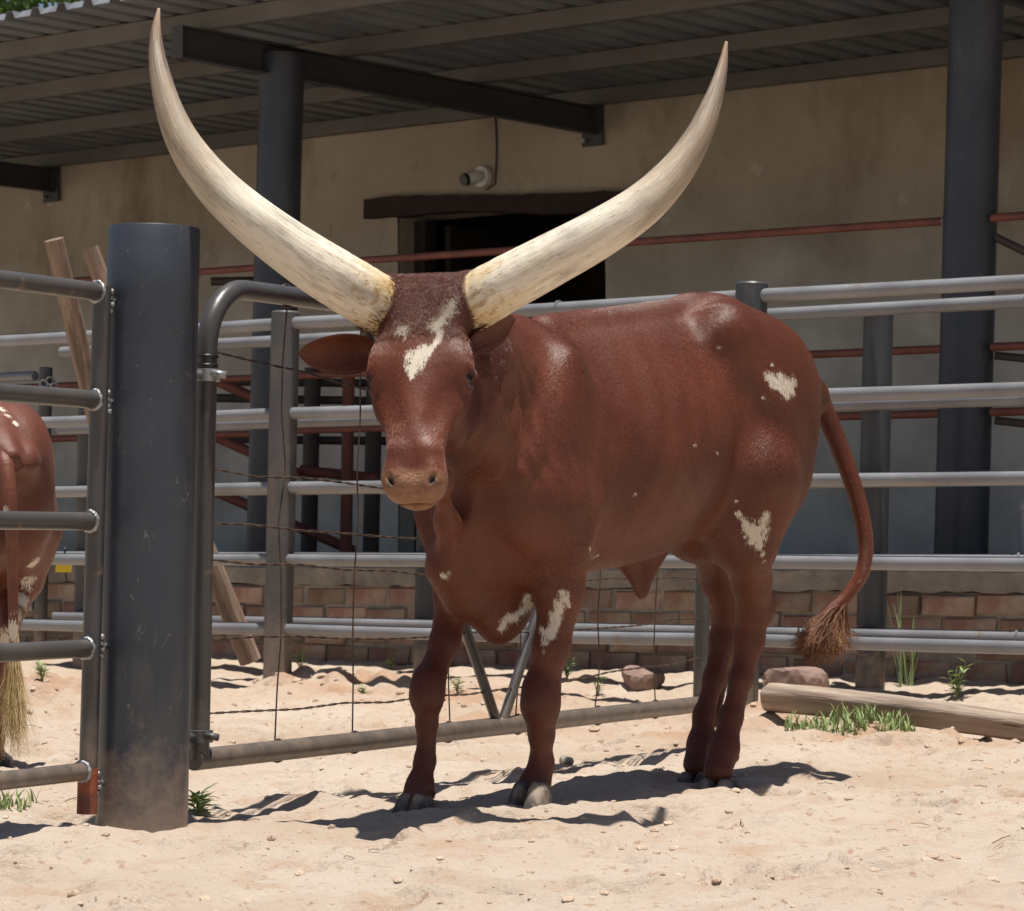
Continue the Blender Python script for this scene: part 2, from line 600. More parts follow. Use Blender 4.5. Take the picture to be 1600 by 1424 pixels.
def ground_h(x, y):
    x = np.asarray(x, float)
    y = np.asarray(y, float)
    c = x * NB.x + y * NB.y
    bank = np.clip((c - 8.3) / 1.5, 0, 1)
    g = 0.08 * bank * bank * (3 - 2 * bank)
    d = np.hypot(x - 0.3, y - 7.5)
    near = np.clip(1.6 - d / 9.0, 0, 1)
    g = g + near * (0.030 * vnoise(x * 1.7, y * 1.7, 1) + 0.030 * vnoise(x * 4.5, y * 4.5, 2) + 0.024 * vnoise(x * 10, y * 10, 3) + 0.013 * vnoise(x * 24, y * 24, 4) + 0.006 * vnoise(x * 45, y * 45, 6))
    for (bx, by, r, h, a) in _bumps:
        dx = (x - bx) * math.cos(a) + (y - by) * math.sin(a)
        dy = -(x - bx) * math.sin(a) + (y - by) * math.cos(a)
        q = (dx / r) ** 2 + (dy / (0.62 * r)) ** 2
        g = g + np.where(q < 6, h * (1 - 0.45 * q) * np.exp(-q * 0.8), 0)
    for (bx, by, a, k) in PRINTS:
        m_ = (np.abs(x - bx) < 0.17) & (np.abs(y - by) < 0.17)
        if not m_.any():
            continue
        xx, yy = x[m_] - bx, y[m_] - by
        dx = (xx * math.cos(a) + yy * math.sin(a)) / k
        dy = (-xx * math.sin(a) + yy * math.cos(a)) / k
        d = 0
        for sd in (-1, 1):
            q = (dx / 0.058) ** 2 + ((dy - sd * (0.027 - 0.10 * np.clip(dx, 0, 1))) / 0.024) ** 2
            d = d - 0.021 * np.exp(-q ** 2)
        rim = np.sqrt((dx / 0.075) ** 2 + (dy / 0.066) ** 2)
        d = d + 0.011 * np.exp(-((rim - 1.15) / 0.22) ** 2)
        g[m_] += d
    for (bx, by, r, h) in MOUNDS:
        q = ((x - bx) ** 2 + (y - by) ** 2) / r ** 2
        g = g + np.where(q < 9, h * np.exp(-q), 0) * (1 + 1.2 * vnoise(x * 12, y * 12, 9))
    return g


GRID = {}


def gh(x, y):
    gx, gy, gz_ = GRID['x'], GRID['y'], GRID['z']
    i = min(max(int(np.searchsorted(gx, x)) - 1, 0), len(gx) - 2)
    j = min(max(int(np.searchsorted(gy, y)) - 1, 0), len(gy) - 2)
    u = (x - gx[i]) / (gx[i + 1] - gx[i])
    v = (y - gy[j]) / (gy[j + 1] - gy[j])
    return float((gz_[i, j] * (1 - u) + gz_[i + 1, j] * u) * (1 - v) + (gz_[i, j + 1] * (1 - u) + gz_[i + 1, j + 1] * u) * v)


def build_ground():
    fx = np.arange(-1.75, 2.45, 0.012)
    fy = np.concatenate([np.arange(4.55, 9.6, 0.0125), np.arange(9.6, 11.6, 0.02)])

    def grow(start, sign, lim, step):
        out = []
        p = start
        while abs(p) < lim:
            step *= 1.28
            p += sign * step
            out.append(p)
        return out
    xs = np.array(sorted(grow(fx[0], -1, 500, 0.016) + list(fx) + grow(fx[-1], 1, 500, 0.016)))
    ys = np.array(sorted(grow(fy[0], -1, 500, 0.018) + list(fy) + grow(fy[-1], 1, 600, 0.018)))
    X, Y = np.meshgrid(xs, ys, indexing='ij')
    Z = ground_h(X, Y)
    GRID.update(x=xs, y=ys, z=Z)
    nx, ny = X.shape
    V = np.stack([X, Y, Z], -1).reshape(-1, 3)
    idx = np.arange(nx * ny).reshape(nx, ny)
    Fc = np.stack([idx[:-1, :-1], idx[1:, :-1], idx[1:, 1:], idx[:-1, 1:]], -1).reshape(-1, 4)
    me = mesh_np('ground', V, Fc)
    me.materials.append(M['ground'])
    lo = np.zeros(nx * ny)
    for (bx, by, r, h) in MOUNDS:
        q = ((X - bx) ** 2 + (Y - by) ** 2) / (1.1 * r) ** 2
        lo = np.maximum(lo, (np.exp(-q) * (1.0 + 1.6 * vnoise(X * 9, Y * 9, 21))).reshape(-1))
    a = me.attributes.new('loose', 'FLOAT', 'POINT')
    a.data.foreach_set('value', np.clip(lo * 0.9, 0, 1).astype(np.float32))
    o = bpy.data.objects.new('ground', me)
    COL.objects.link(o)
    tag(o, kind='structure')


def mesh_np(name, V, Fq):
    me = bpy.data.meshes.new(name)
    V = np.asarray(V, np.float32)
    Fq = np.asarray(Fq, np.int32)
    k = Fq.shape[1]
    me.vertices.add(len(V))
    me.vertices.foreach_set('co', V.reshape(-1))
    me.loops.add(Fq.size)
    me.loops.foreach_set('vertex_index', Fq.reshape(-1))
    me.polygons.add(len(Fq))
    me.polygons.foreach_set('loop_start', np.arange(0, Fq.size, k, dtype=np.int32))
    me.polygons.foreach_set('loop_total', np.full(len(Fq), k, np.int32))
    me.polygons.foreach_set('use_smooth', np.ones(len(Fq), bool))
    me.update(calc_edges=True)
    me.validate()
    return me


build_ground()


# ------------------------------------------------------------------ building with veranda
def build_building():
    root = thing('farm_building', B(9.5, C_WALL, 0.0), 'plastered farm building with dark roofed veranda, brick plinth and dark doorway', 'building')
    S0, S1 = -1.0, 20.0
    sm = (S0 + S1) / 2
    hl = (S1 - S0) / 2
    ax = (DB, NB, UP)
    # floor slab
    MB().box(B(sm, 11.75, 0.40), ax, (hl, 1.30 + 0.4, 0.13)).build('veranda_floor', M['floor'], root)
    # wall with door opening
    d0, d1, dz = 9.53, 11.02, 2.50
    wl = MB()

    def seg(a, b, z0, z1):
        wl.box(B((a + b) / 2, C_WALL + 0.12, (z0 + z1) / 2), ax, ((b - a) / 2, 0.12, (z1 - z0) / 2))
    # one skin, subdivided so the plaster can be uneven
    Vs, Fs = [], []

    def patch(a, b, z0, z1):
        nu = max(1, int((b - a) / 0.12))
        nv = max(1, int((z1 - z0) / 0.12))
        n0 = len(Vs)
        for i in range(nu + 1):
            for j in range(nv + 1):
                s = a + (b - a) * i / nu
                z = z0 + (z1 - z0) * j / nv
                k = 0.02 * float(vnoise(np.array([s * 1.3]), np.array([z * 1.3]), 31)[0]) + 0.008 * float(vnoise(np.array([s * 5]), np.array([z * 5]), 32)[0])
                Vs.append(B(s, C_WALL + k, z))
        for i in range(nu):
            for j in range(nv):
                q = n0 + i * (nv + 1) + j
                Fs.append((q, q + 1, q + nv + 2, q + nv + 1))
    patch(S0, d0, 0.45, 3.1)
    patch(d1, S1, 0.45, 3.1)
    patch(d0, d1, dz, 3.1)
    mb = MB()
    mb.v, mb.f = Vs, Fs
    mb.f = [tuple(reversed(f)) for f in mb.f]
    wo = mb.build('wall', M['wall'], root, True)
    # wall core behind the skin (gives the opening its reveals)
    core = MB()
    for (a, b, z0, z1) in ((S0, d0, 0.45, 3.1), (d1, S1, 0.45, 3.1), (d0, d1, dz, 3.1)):
        core.box(B((a + b) / 2, C_WALL + 0.17, (z0 + z1) / 2), ax, ((b - a) / 2, 0.14, (z1 - z0) / 2))
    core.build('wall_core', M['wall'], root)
    rm = MB()
    rm.box(B(sm, C_WALL + 3.6, 1.6), ax, (hl, 0.1, 1.6))
    rm.box(B(S0, C_WALL + 1.9, 1.6), ax, (0.1, 1.6, 1.6))
    rm.box(B(S1, C_WALL + 1.9, 1.6), ax, (0.1, 1.6, 1.6))
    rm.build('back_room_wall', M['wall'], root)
    MB().box(B(sm, C_WALL + 1.9, 0.45), ax, (hl, 1.6, 0.05)).build('room_floor', M['floor'], root)
    # lintel: rough sawn beam, sagging a little
    lm = MB()
    nl = 24
    for i in range(nl + 1):
        q = i / nl
        ls = 11.22 + (9.24 - 11.22) * q
        lz = 2.552 + (2.470 - 2.552) * q + 0.012 * math.sin(q * 6)
        hh = 0.052 + 0.006 * math.sin(q * 9 + 1)
        for (c_, z_) in ((-0.07, -hh), (-0.07, hh), (0.06, hh), (0.06, -hh)):
            lm.v.append(B(ls, C_WALL + c_ + random.uniform(-.004, .004), lz + z_ + random.uniform(-.005, .005)))
    for i in range(nl):
        for k in range(4):
            a_, b_ = i * 4 + k, i * 4 + (k + 1) % 4
            lm.f.append((a_, b_, b_ + 4, a_ + 4))
    lm.f += [(3, 2, 1, 0), tuple(nl * 4 + k for k in range(4))]
    lm.build('lintel', M['lintel'], root)
    # door frame and half-open leaves inside
    for s, dm in ((d0 + 0.04, 'redpipe'), (d1 - 0.04, 'doorwood')):
        MB().box(B(s, C_WALL + 0.2, 1.48), ax, (0.04, 0.05, 1.0)).build('door_jamb', M[dm], root)
    dr = MB().box(B(d0 + 0.13, C_WALL + 0.72, 1.48), ax, (0.02, 0.42, 0.98)).build('door_leaf', M['doorwood'], root)
    MB().box(B(d1 - 0.13, C_WALL + 0.72, 1.48), ax, (0.02, 0.42, 0.98)).build('door_leaf', M['doorwood'], root)
    # plinth: mortar core and bricks, concrete coping
    pl = MB().box(B(sm, C_PLINTH + 0.11, 0.16), ax, (hl, 0.10, 0.255)).build('plinth', M['mortar'], root)
    br = random.Random(3)
    bmesh_cache = []
    for k in range(6):
        mb = MB()
        L, H, D = 0.112, 0.036, 0.05
        # worn brick: chamfered box with jittered corners
        ch = 0.006
        pts = []
        n0 = 0
        for dx, inset in ((-D, 0.0), (D - 0.02, 0.0), (D - 0.02, 0.0)):
            pass
        for (c_, ins) in ((-D, ch), (-D + ch, 0.0), (D, 0.0)):
            for (a, b) in ((-1, -1), (1, -1), (1, 1), (-1, 1)):
                jx = br.uniform(-.006, .006)
                jz = br.uniform(-.004, .004)
                jc = br.uniform(-.005, .005) if c_ < D else 0
                mb.v.append(DB * (a * (L - ins) + jx) + NB * (c_ + jc) + UP * (b * (H - ins) + jz))
        mb.f = [(0, 1, 2, 3)]
        for r_ in range(2):
            for q in range(4):
                a = r_ * 4 + q
                b = r_ * 4 + (q + 1) % 4
                mb.f.append((b, a, a + 4, b + 4))
        me = bpy.data.meshes.new('brick')
        me.from_pydata([tuple(v) for v in mb.v], [], mb.f)
        me.materials.append(M['brick'])
        bmesh_cache.append(me)
    for row in range(5):
        z = 0.412 - 0.043 - row * 0.085 + 0.0
        s = 2.9 + (row % 2) * 0.12
        while s < 15.2:
            if br.random() > 0.015:
                o = bpy.data.objects.new('brick', bmesh_cache[br.randrange(6)])
                COL.objects.link(o)
                o.parent = pl
                o.location = B(s, C_PLINTH + 0.045 + br.uniform(-.008, .012), z + br.uniform(-.004, .004)) - world_loc(pl)
                o.rotation_euler = (0, 0, br.uniform(-.03, .03))
            s += 0.238 + br.uniform(-.004, .012)
    # coping blocks with broken edges
    s = S0
    while s < S1:
        L = br.uniform(2.2, 3.6)
        mb = MB()
        n = int(L / 0.06)
        for i in range(n + 1):
            q = s + (L - 0.008) * i / n
            fj = br.uniform(-.012, .012)
            tj = br.uniform(-.006, .003)
            for (c_, z_) in ((C_PLINTH - 0.012 + fj, 0.418 + br.uniform(-.008, .006)), (C_PLINTH - 0.016 + fj, 0.495 + tj), (C_PLINTH + 0.004 + fj, 0.513 + tj), (C_PLINTH + 0.27, 0.515), (C_PLINTH + 0.27, 0.415)):
                mb.v.append(B(q, c_, z_))
        for i in range(n):
            for k in range(5):
                a = i * 5 + k
                b = i * 5 + (k + 1) % 5
                mb.f.append((a, b, b + 5, a + 5))
        mb.f.append((0, 4, 3, 2, 1))
        mb.f.append(tuple(n * 5 + k for k in range(5)))
        mb.build('coping_slab', M['concrete'], root)
        s += L
    # veranda posts
    for s in (1.7, 5.85, 9.62, 13.8, 18.0):
        b0 = B(s, C_POST, 0.52)
        t0 = B(s, C_POST, 2.955) + Vector((0.068, 0, 0))
        lathe_post('veranda_post', b0, t0, 0.108, M['vpost'], root, 32)
    # rafters on the posts
    for s in (1.7, 5.81, 9.50, 13.8, 18.0):
        mb = MB()
        c0, c1 = 9.78, 13.02
        cm, ch = (c0 + c1) / 2, (c1 - c0) / 2
        mb.box(B(s + 0.10, cm, 2.920), ax, (0.004, ch, 0.075))
        mb.box(B(s + 0.075, cm, 2.991), ax, (0.021, ch, 0.004))
        mb.box(B(s + 0.075, cm, 2.849), ax, (0.021, ch, 0.004))
        mb.box(B(s + 0.085, c0 - 0.004, 2.920), ax, (0.035, 0.003, 0.075))
        mb.box(B(s + 0.10, c1 + 0.01, 2.905), ax, (0.07, 0.006, 0.12))
        rf = mb.build('rafter', M['rafter'], root)
        MB().tube([B(s + 0.14, c1, 2.815), B(s + 0.14, c1 - 0.03, 2.815)], 0.012, 8).build('bolt', M['galv'], rf)
    # purlins
    for c in (9.93, 10.9, 11.95, 12.93):
        mb = MB()
        mb.box(B(sm, c, 3.037), ax, (hl, 0.003, 0.041))
        mb.box(B(sm, c + 0.026, 2.999), ax, (hl, 0.023, 0.003))
        mb.box(B(sm, c + 0.026, 3.075), ax, (hl, 0.023, 0.003))
        mb.build('purlin', M['purlin'], root)
    # roof sheets, box rib profile
    rib = [(-0.088, 0), (-0.036, 0), (-0.020, 0.036), (0.020, 0.036), (0.036, 0)]
    rf = MB().box(B(sm, 14.9, 3.15), ax, (hl, 1.9, 0.02)).build('roof', M['sheet'], root)
    s = S0
    k = 0
    cA, cB = 9.52, 13.3
    proto = None
    while s < S1:
        if proto is None:
            mb = MB()
            prof = []
            for r_ in range(4):
                for (a, z) in rib:
                    prof.append((r_ * 0.176 + a, z))
            prof.append((4 * 0.176 - 0.088, 0))
            nC = 2
            th = 0.0025
            for lay in (0, 1):
                for (a, z) in prof:
                    for c in (cA, cB):
                        mb.v.append(DB * a + NB * c + UP * (3.081 + z + lay * th))
            n = len(prof)
            for i in range(n - 1):
                mb.f.append((2 * i, 2 * i + 2, 2 * i + 3, 2 * i + 1))
                o_ = 2 * n
                mb.f.append((o_ + 2 * i + 1, o_ + 2 * i + 3, o_ + 2 * i + 2, o_ + 2 * i))
                mb.f.append((2 * i, o_ + 2 * i, o_ + 2 * i + 2, 2 * i + 2))
            # turned-up pan ends at the eave
            for r_ in range(5):
                a0 = r_ * 0.176 - 0.140 + 0.004
                a1 = a0 + 0.094
                if r_ == 4:
                    a1 = a0 + 0.05
                if r_ == 0:
                    a0 = -0.088
                b_ = len(mb.v)
                for (a, z, c) in ((a0, 0.001, cA), (a1, 0.001, cA), (a1 + 0.012, 0.040, cA + 0.05), (a0 - 0.012 if r_ else a0, 0.040, cA + 0.05)):
                    mb.v.append(DB * a + NB * c + UP * (3.084 + z))
                mb.f.append((b_, b_ + 1, b_ + 2, b_ + 3))
            me = bpy.data.meshes.new('roof_sheet')
            me.from_pydata([tuple(v) for v in mb.v], [], mb.f)
            me.materials.append(M['sheet'])
            proto = me
        o = bpy.data.objects.new('roof_sheet', proto)
        COL.objects.link(o)
        o.parent = rf
        o.location = DB * s + UP * (0.0015 * (k % 2)) - world_loc(rf)
        s += 0.704
        k += 1
    # parapet strip that closes the joint between wall head and roof
    MB().box(B(sm, C_WALL + 0.02, 3.07), ax, (hl, 0.03, 0.05)).build('wall_plate', M['rafter'], root)
    return root


building = build_building()


def wall_point(px, py):
    u = (px - 800) / FPX
    Y = C_WALL / (NB.x * u + NB.y)
    return at(px, py, Y)


# security camera on the wall
p = wall_point(757, 277) - NB * 0.01
cr = thing('security_camera', p, 'small white security camera with black lens on wall above the doorway', 'camera')
MB().tube([p, p - NB * 0.03], [0.062, 0.058], 24).build('base_plate', M['white'], cr, True, 40)
d = (Vector((-0.75, -0.6, -0.28))).normalized()
q = p - NB * 0.05
hd = MB().tube([q - d * 0.01, q + d * 0.02, q + d * 0.075, q + d * 0.095], [0.03, 0.04, 0.038, 0.034], 20).build('housing', M['white'], cr, True, 40)
MB().tube([q + d * 0.085, q + d * 0.108], [0.036, 0.034], 20).build('lens', M['black'], hd, True, 40)
cp = wall_point(776, 180) - NB * 0.012
cq = wall_point(777, 262) - NB * 0.012
MB().tube([cp, cp.lerp(cq, 0.5) + DB * -0.006, cq, wall_point(775, 288) - NB * 0.012, wall_point(762, 297) - NB * 0.012], 0.005, 8).build('cable', M['brownpipe'], cr, True)

# red rails between the veranda posts
rr_root = thing('red_veranda_railing', B(7.6, C_POST, 0.53), 'red oxide pipe railing welded between the veranda posts', 'railing')
for (z0, z1) in ((1.90, 1.93), (1.385, 1.40), (1.125, 1.14)):
    a, b = B(5.81, C_POST, z0), B(9.535, C_POST, z1)
    dd = (b - a).normalized()
    MB().tube([a + dd * 0.100, b - dd * 0.100], 0.017, 12).build('rail', M['redpipe'], rr_root, True, 40)
    a2 = B(1.7, C_POST, z0 - 0.02)
    MB().tube([B(5.81, C_POST, z0) - dd * 0.100, a2 + dd * 0.1], 0.017, 12).build('rail', M['redpipe'], rr_root, True, 40)
    weld_bead(a + dd * 0.112, dd, 0.022, rr_root, int(z0 * 100))
    e = B(5.81, C_POST, z0 - 0.02)
    g = e + Vector((0.85, -0.18, -0.45 if z0 > 1.8 else -0.1))
    dg = (g - e).normalized()
    MB().tube([e + dg * 0.1, g], 0.017, 10).build('brace', M['brownpipe'], rr_root, True, 40)
gz = 0.53
a, b = B(9.535, C_POST, 0), B(13.8, C_POST, 0)
for z0 in (1.93, 1.66, 1.40, 1.13):
    dd = DB
    MB().tube([a + dd * 0.1 + UP * z0, b - dd * 0.1 + UP * (z0 + .02)], 0.017, 12).build('rail', M['redpipe'], rr_root, True, 40)

# steel handling crate frame on the veranda, left
cf = thing('red_stair_frame', at(500, 860, 15.2) * 1.0, 'red and brown steel pipe frame with slanted rails behind the mesh gate', 'frame')
cf.location.z = 0.53


def pipe(a, b, r, m, parent, name='rail'):
    return MB().tube([a, b], r, 12).build(name, m, parent, True, 40)


YF = 14.6
for (x0, y0, x1, y1) in ((322, 588, 470, 655), (322, 676, 470, 742), (322, 762, 555, 862), (470, 735, 590, 748)):
    pipe(at(x0, y0, YF), at(x1, y1, YF - 0.15), 0.026, M['redpipe'], cf)
pipe(at(540, 878, YF - 0.25), at(545, 585, YF - 0.25), 0.03, M['redpipe'], cf, 'upright')
for xx in (486, 583):
    pipe(at(xx - 4, 873, YF + 0.35), at(xx + 3, 575, YF + 0.35), 0.042, M['brownpipe'], cf, 'upright')
for (y0, y1) in ((596, 600), (622, 628), (686, 690), (440, 436)):
    pipe(at(330, y0, YF + 0.43), at(640, y1, YF + 0.43), 0.022, M['brownpipe'], cf, 'crossbar')

# white drum at the right edge of the veranda
p = B(4.95, 10.35, 0.53)
p = at(1624, 862, 11.75)
p.z = 0.53
dr = thing('white_drum', p, 'white plastic drum standing on the veranda at the right edge', 'drum')
MB().tube([p + UP * z for z in (0, 0.02, 0.2, 0.205, 0.225, 0.23, 0.26)], [0.075, 0.08, 0.08, 0.084, 0.084, 0.08, 0.055], 28).build('body', M['white'], dr, True, 35)
MB().tube([p + UP * 0.258, p + UP * 0.29], [0.035, 0.033], 20).build('cap', M['white'], dr, True, 35)


# ------------------------------------------------------------------ pipe fences
LEAN = 0.025


def fence(name, label, c, posts, zs, post_front, side, x_left, x_right, prad, postmats, ends=None):
    base = Fp(posts[0][0], c, 0)
    base.z = gh(base.x, base.y)
    root = thing(name, base, label, 'fence', None)
    for i, (px, ztop) in enumerate(posts):
        pb = Fp(px, c, 0)
        pb = pb + NF * side
        g = gh(pb.x, pb.y)
        pt = Vector((pb.x + LEAN * (ztop - g), pb.y, ztop))
        pbb = Vector((pb.x, pb.y, g - 0.12))
        lathe_post('post', pbb, pt, prad, postmats[i % len(postmats)], root, 24)
    cols = sorted([x_left] + [p_[0] for p_ in posts if post_front] + [x_right])
    for z in zs:
        for a, b in zip(cols[:-1], cols[1:]):
            A, Bp = Fp(a, c, z), Fp(b, c, z)
            dd = (Bp - A).normalized()
            g0 = (prad - 0.006) if (post_front and a != x_left) else 0
            g1 = (prad - 0.006) if (post_front and b != x_right) else 0
            A2 = A + dd * g0 + Vector((LEAN * z, 0, 0))
            B2 = Bp - dd * g1 + Vector((LEAN * z, 0, 0))
            n = 6
            sag = random.uniform(0.002, 0.006)
            pts = [A2.lerp(B2, i / n) - UP * (sag * math.sin(math.pi * i / n)) for i in range(n + 1)]
            r_ = MB().tube(pts, 0.0248, 16).build('rail', M['rail'], root, True, 40)
            jp = A2.lerp(B2, 0.62)
            jr = MB().tube([jp - dd * 0.004, jp - dd * 0.0035, jp + dd * 0.0035, jp + dd * 0.004], [0.0245, 0.0272, 0.0272, 0.0245], 16).build('joint_ring', M['rail'], r_, True, 40)
    return root


ZS_FRONT = [1.476, 1.118, 0.825, 0.538, 0.262]
fence('front_pipe_fence', 'grey pipe fence nearest behind the cow with capped round posts', C_FRONT,
      [(-190, 1.53), (432, 1.525), (1158, 1.525), (2150, 1.53)], ZS_FRONT, True, 0.0, -900, 2900, 0.057, [M['paint'], M['oldpost'], M['paint'], M['paint']])
fence('rear_pipe_fence', 'second grey pipe fence right in front of the brick plinth', C_REAR,
      [(110, 1.46), (645, 1.46), (1340, 1.46), (2300, 1.46)], [1.462, 1.115, 0.832, 0.545, 0.272], False, 0.085, 84, 3000, 0.055, [M['oldpost'], M['paint'], M['paint'], M['paint']])

# small far gate at the left edge with chain
pb = Fp(62, C_REAR + 0.5, 0)
pb.z = gh(pb.x, pb.y)
fg = thing('far_pipe_gate', pb, 'far grey pipe gate at left edge with chained slim post', 'gate')
lathe_post('gate_post', pb - UP * 0.05, pb + UP * (1.44 - pb.z) + Vector((0.03, 0, 0)), 0.032, M['oldpost'], fg, 18)
for z in (1.40, 1.15, 0.86, 0.56, 0.3):
    e = Fp(-420, C_REAR + 0.5, z)
    pipe(Vector((pb.x, pb.y, z)) - DF * -0.03, e, 0.024, M['rail'], fg)
for i in range(5):
    ang = i * 1.3
    cpt = Vector((pb.x + 0.05 + 0.028 * math.cos(ang), pb.y - 0.05, 1.345 + 0.03 * math.sin(ang)))
    ring = [cpt + Vector((0.018 * math.cos(t_), 0.006 * math.sin(2 * t_ + i), 0.018 * math.sin(t_))) for t_ in [2 * math.pi * k / 12 for k in range(13)]]
    MB().tube(ring, 0.005, 6, False).build('chain_link', M['galv'], fg, True)

# ------------------------------------------------------------------ big foreground post
pb = at(219, 1295, 6.2)
pb.z = 0.0
pt = at(241, 356, 6.2)
bp_root = thing('gate_post', Vector((pb.x, pb.y, 0)), 'thick dark blue grey steel gate post with scratched flaking paint', 'post')
lathe_post('pipe', pb - UP * 0.15, pt, 0.0965, M['bigpost'], bp_root, 48, True)
BPX = lambda z: pb.lerp(pt, z / pt.z)


# ------------------------------------------------------------------ near left gate
def left_gate():
    Ys = 6.12
    sb = at(136, 1262, Ys)
    st = at(160, 448, Ys)
    root = thing('near_pipe_gate', Vector((sb.x, sb.y, 0.0)), 'dark pipe gate at left in front of the brown and white animal', 'gate')
    r = 0.019
    MB().tube([sb - UP * 0.01, sb.lerp(st, 0.5), st], 0.0195, 18).build('stile', M['gatepaint'], root, True, 40)
    # rusty lower sleeve
    q0, q1 = sb.lerp(st, -0.012), sb.lerp(st, 0.075)
    MB().tube([q0, q1], 0.0212, 18).build('rusty_foot', M['rust'], root, True, 40)
    gd = Vector((-0.474, -0.88, 0)).normalized()
    ends = []
    for y in (457, 625, 815, 1013, 1205):
        z = CAMZ - (y - 850) * Ys / FPX
        t_ = (z - sb.z) / (st.z - sb.z)
        a = sb.lerp(st, t_)
        e = a + gd * 2.3
        MB().tube([a + gd * 0.012, a.lerp(e, 0.5), e], r, 18).build('rail', M['gatepaint'], root, True, 40)
        weld_bead(a + gd * 0.021, gd, r + 0.001, root, y)
        ends.append(e)
    MB().tube([ends[-1] - UP * 0.02, ends[0] + UP * 0.02], r, 18).build('stile', M['gatepaint'], root, True, 40)
    # hinge lugs to the thick post
    for y in (470, 628, 1010, 1225):
        z = CAMZ - (y - 850) * Ys / FPX
        t_ = (z - sb.z) / (st.z - sb.z)
        a = sb.lerp(st, t_)
        c = BPX(z)
        dd = (Vector((c.x, c.y, 0)) - Vector((a.x, a.y, 0))).normalized()
        e = Vector((c.x, c.y, z)) - dd * 0.093
        MB().tube([a + dd * 0.015, e], 0.007, 10).build('hinge_pin', M['weld'], root, True)
        for k in range(4):
            off = UP * (0.013 * (k - 1.5)) + Vector((random.uniform(-.002, .002), -0.012, 0))
            ctr = a.lerp(e, 0.75) + off
            MB().tube([ctr + Vector((0, 0, -.006)), ctr + Vector((0.001, 0, -.003)), ctr + Vector((0, 0.001, .003)), ctr + Vector((0, 0, .006))], [0.003, 0.0062, 0.006, 0.0025], 8).build('weld_bead', M['weld'], root, True)
    return root


left_gate()


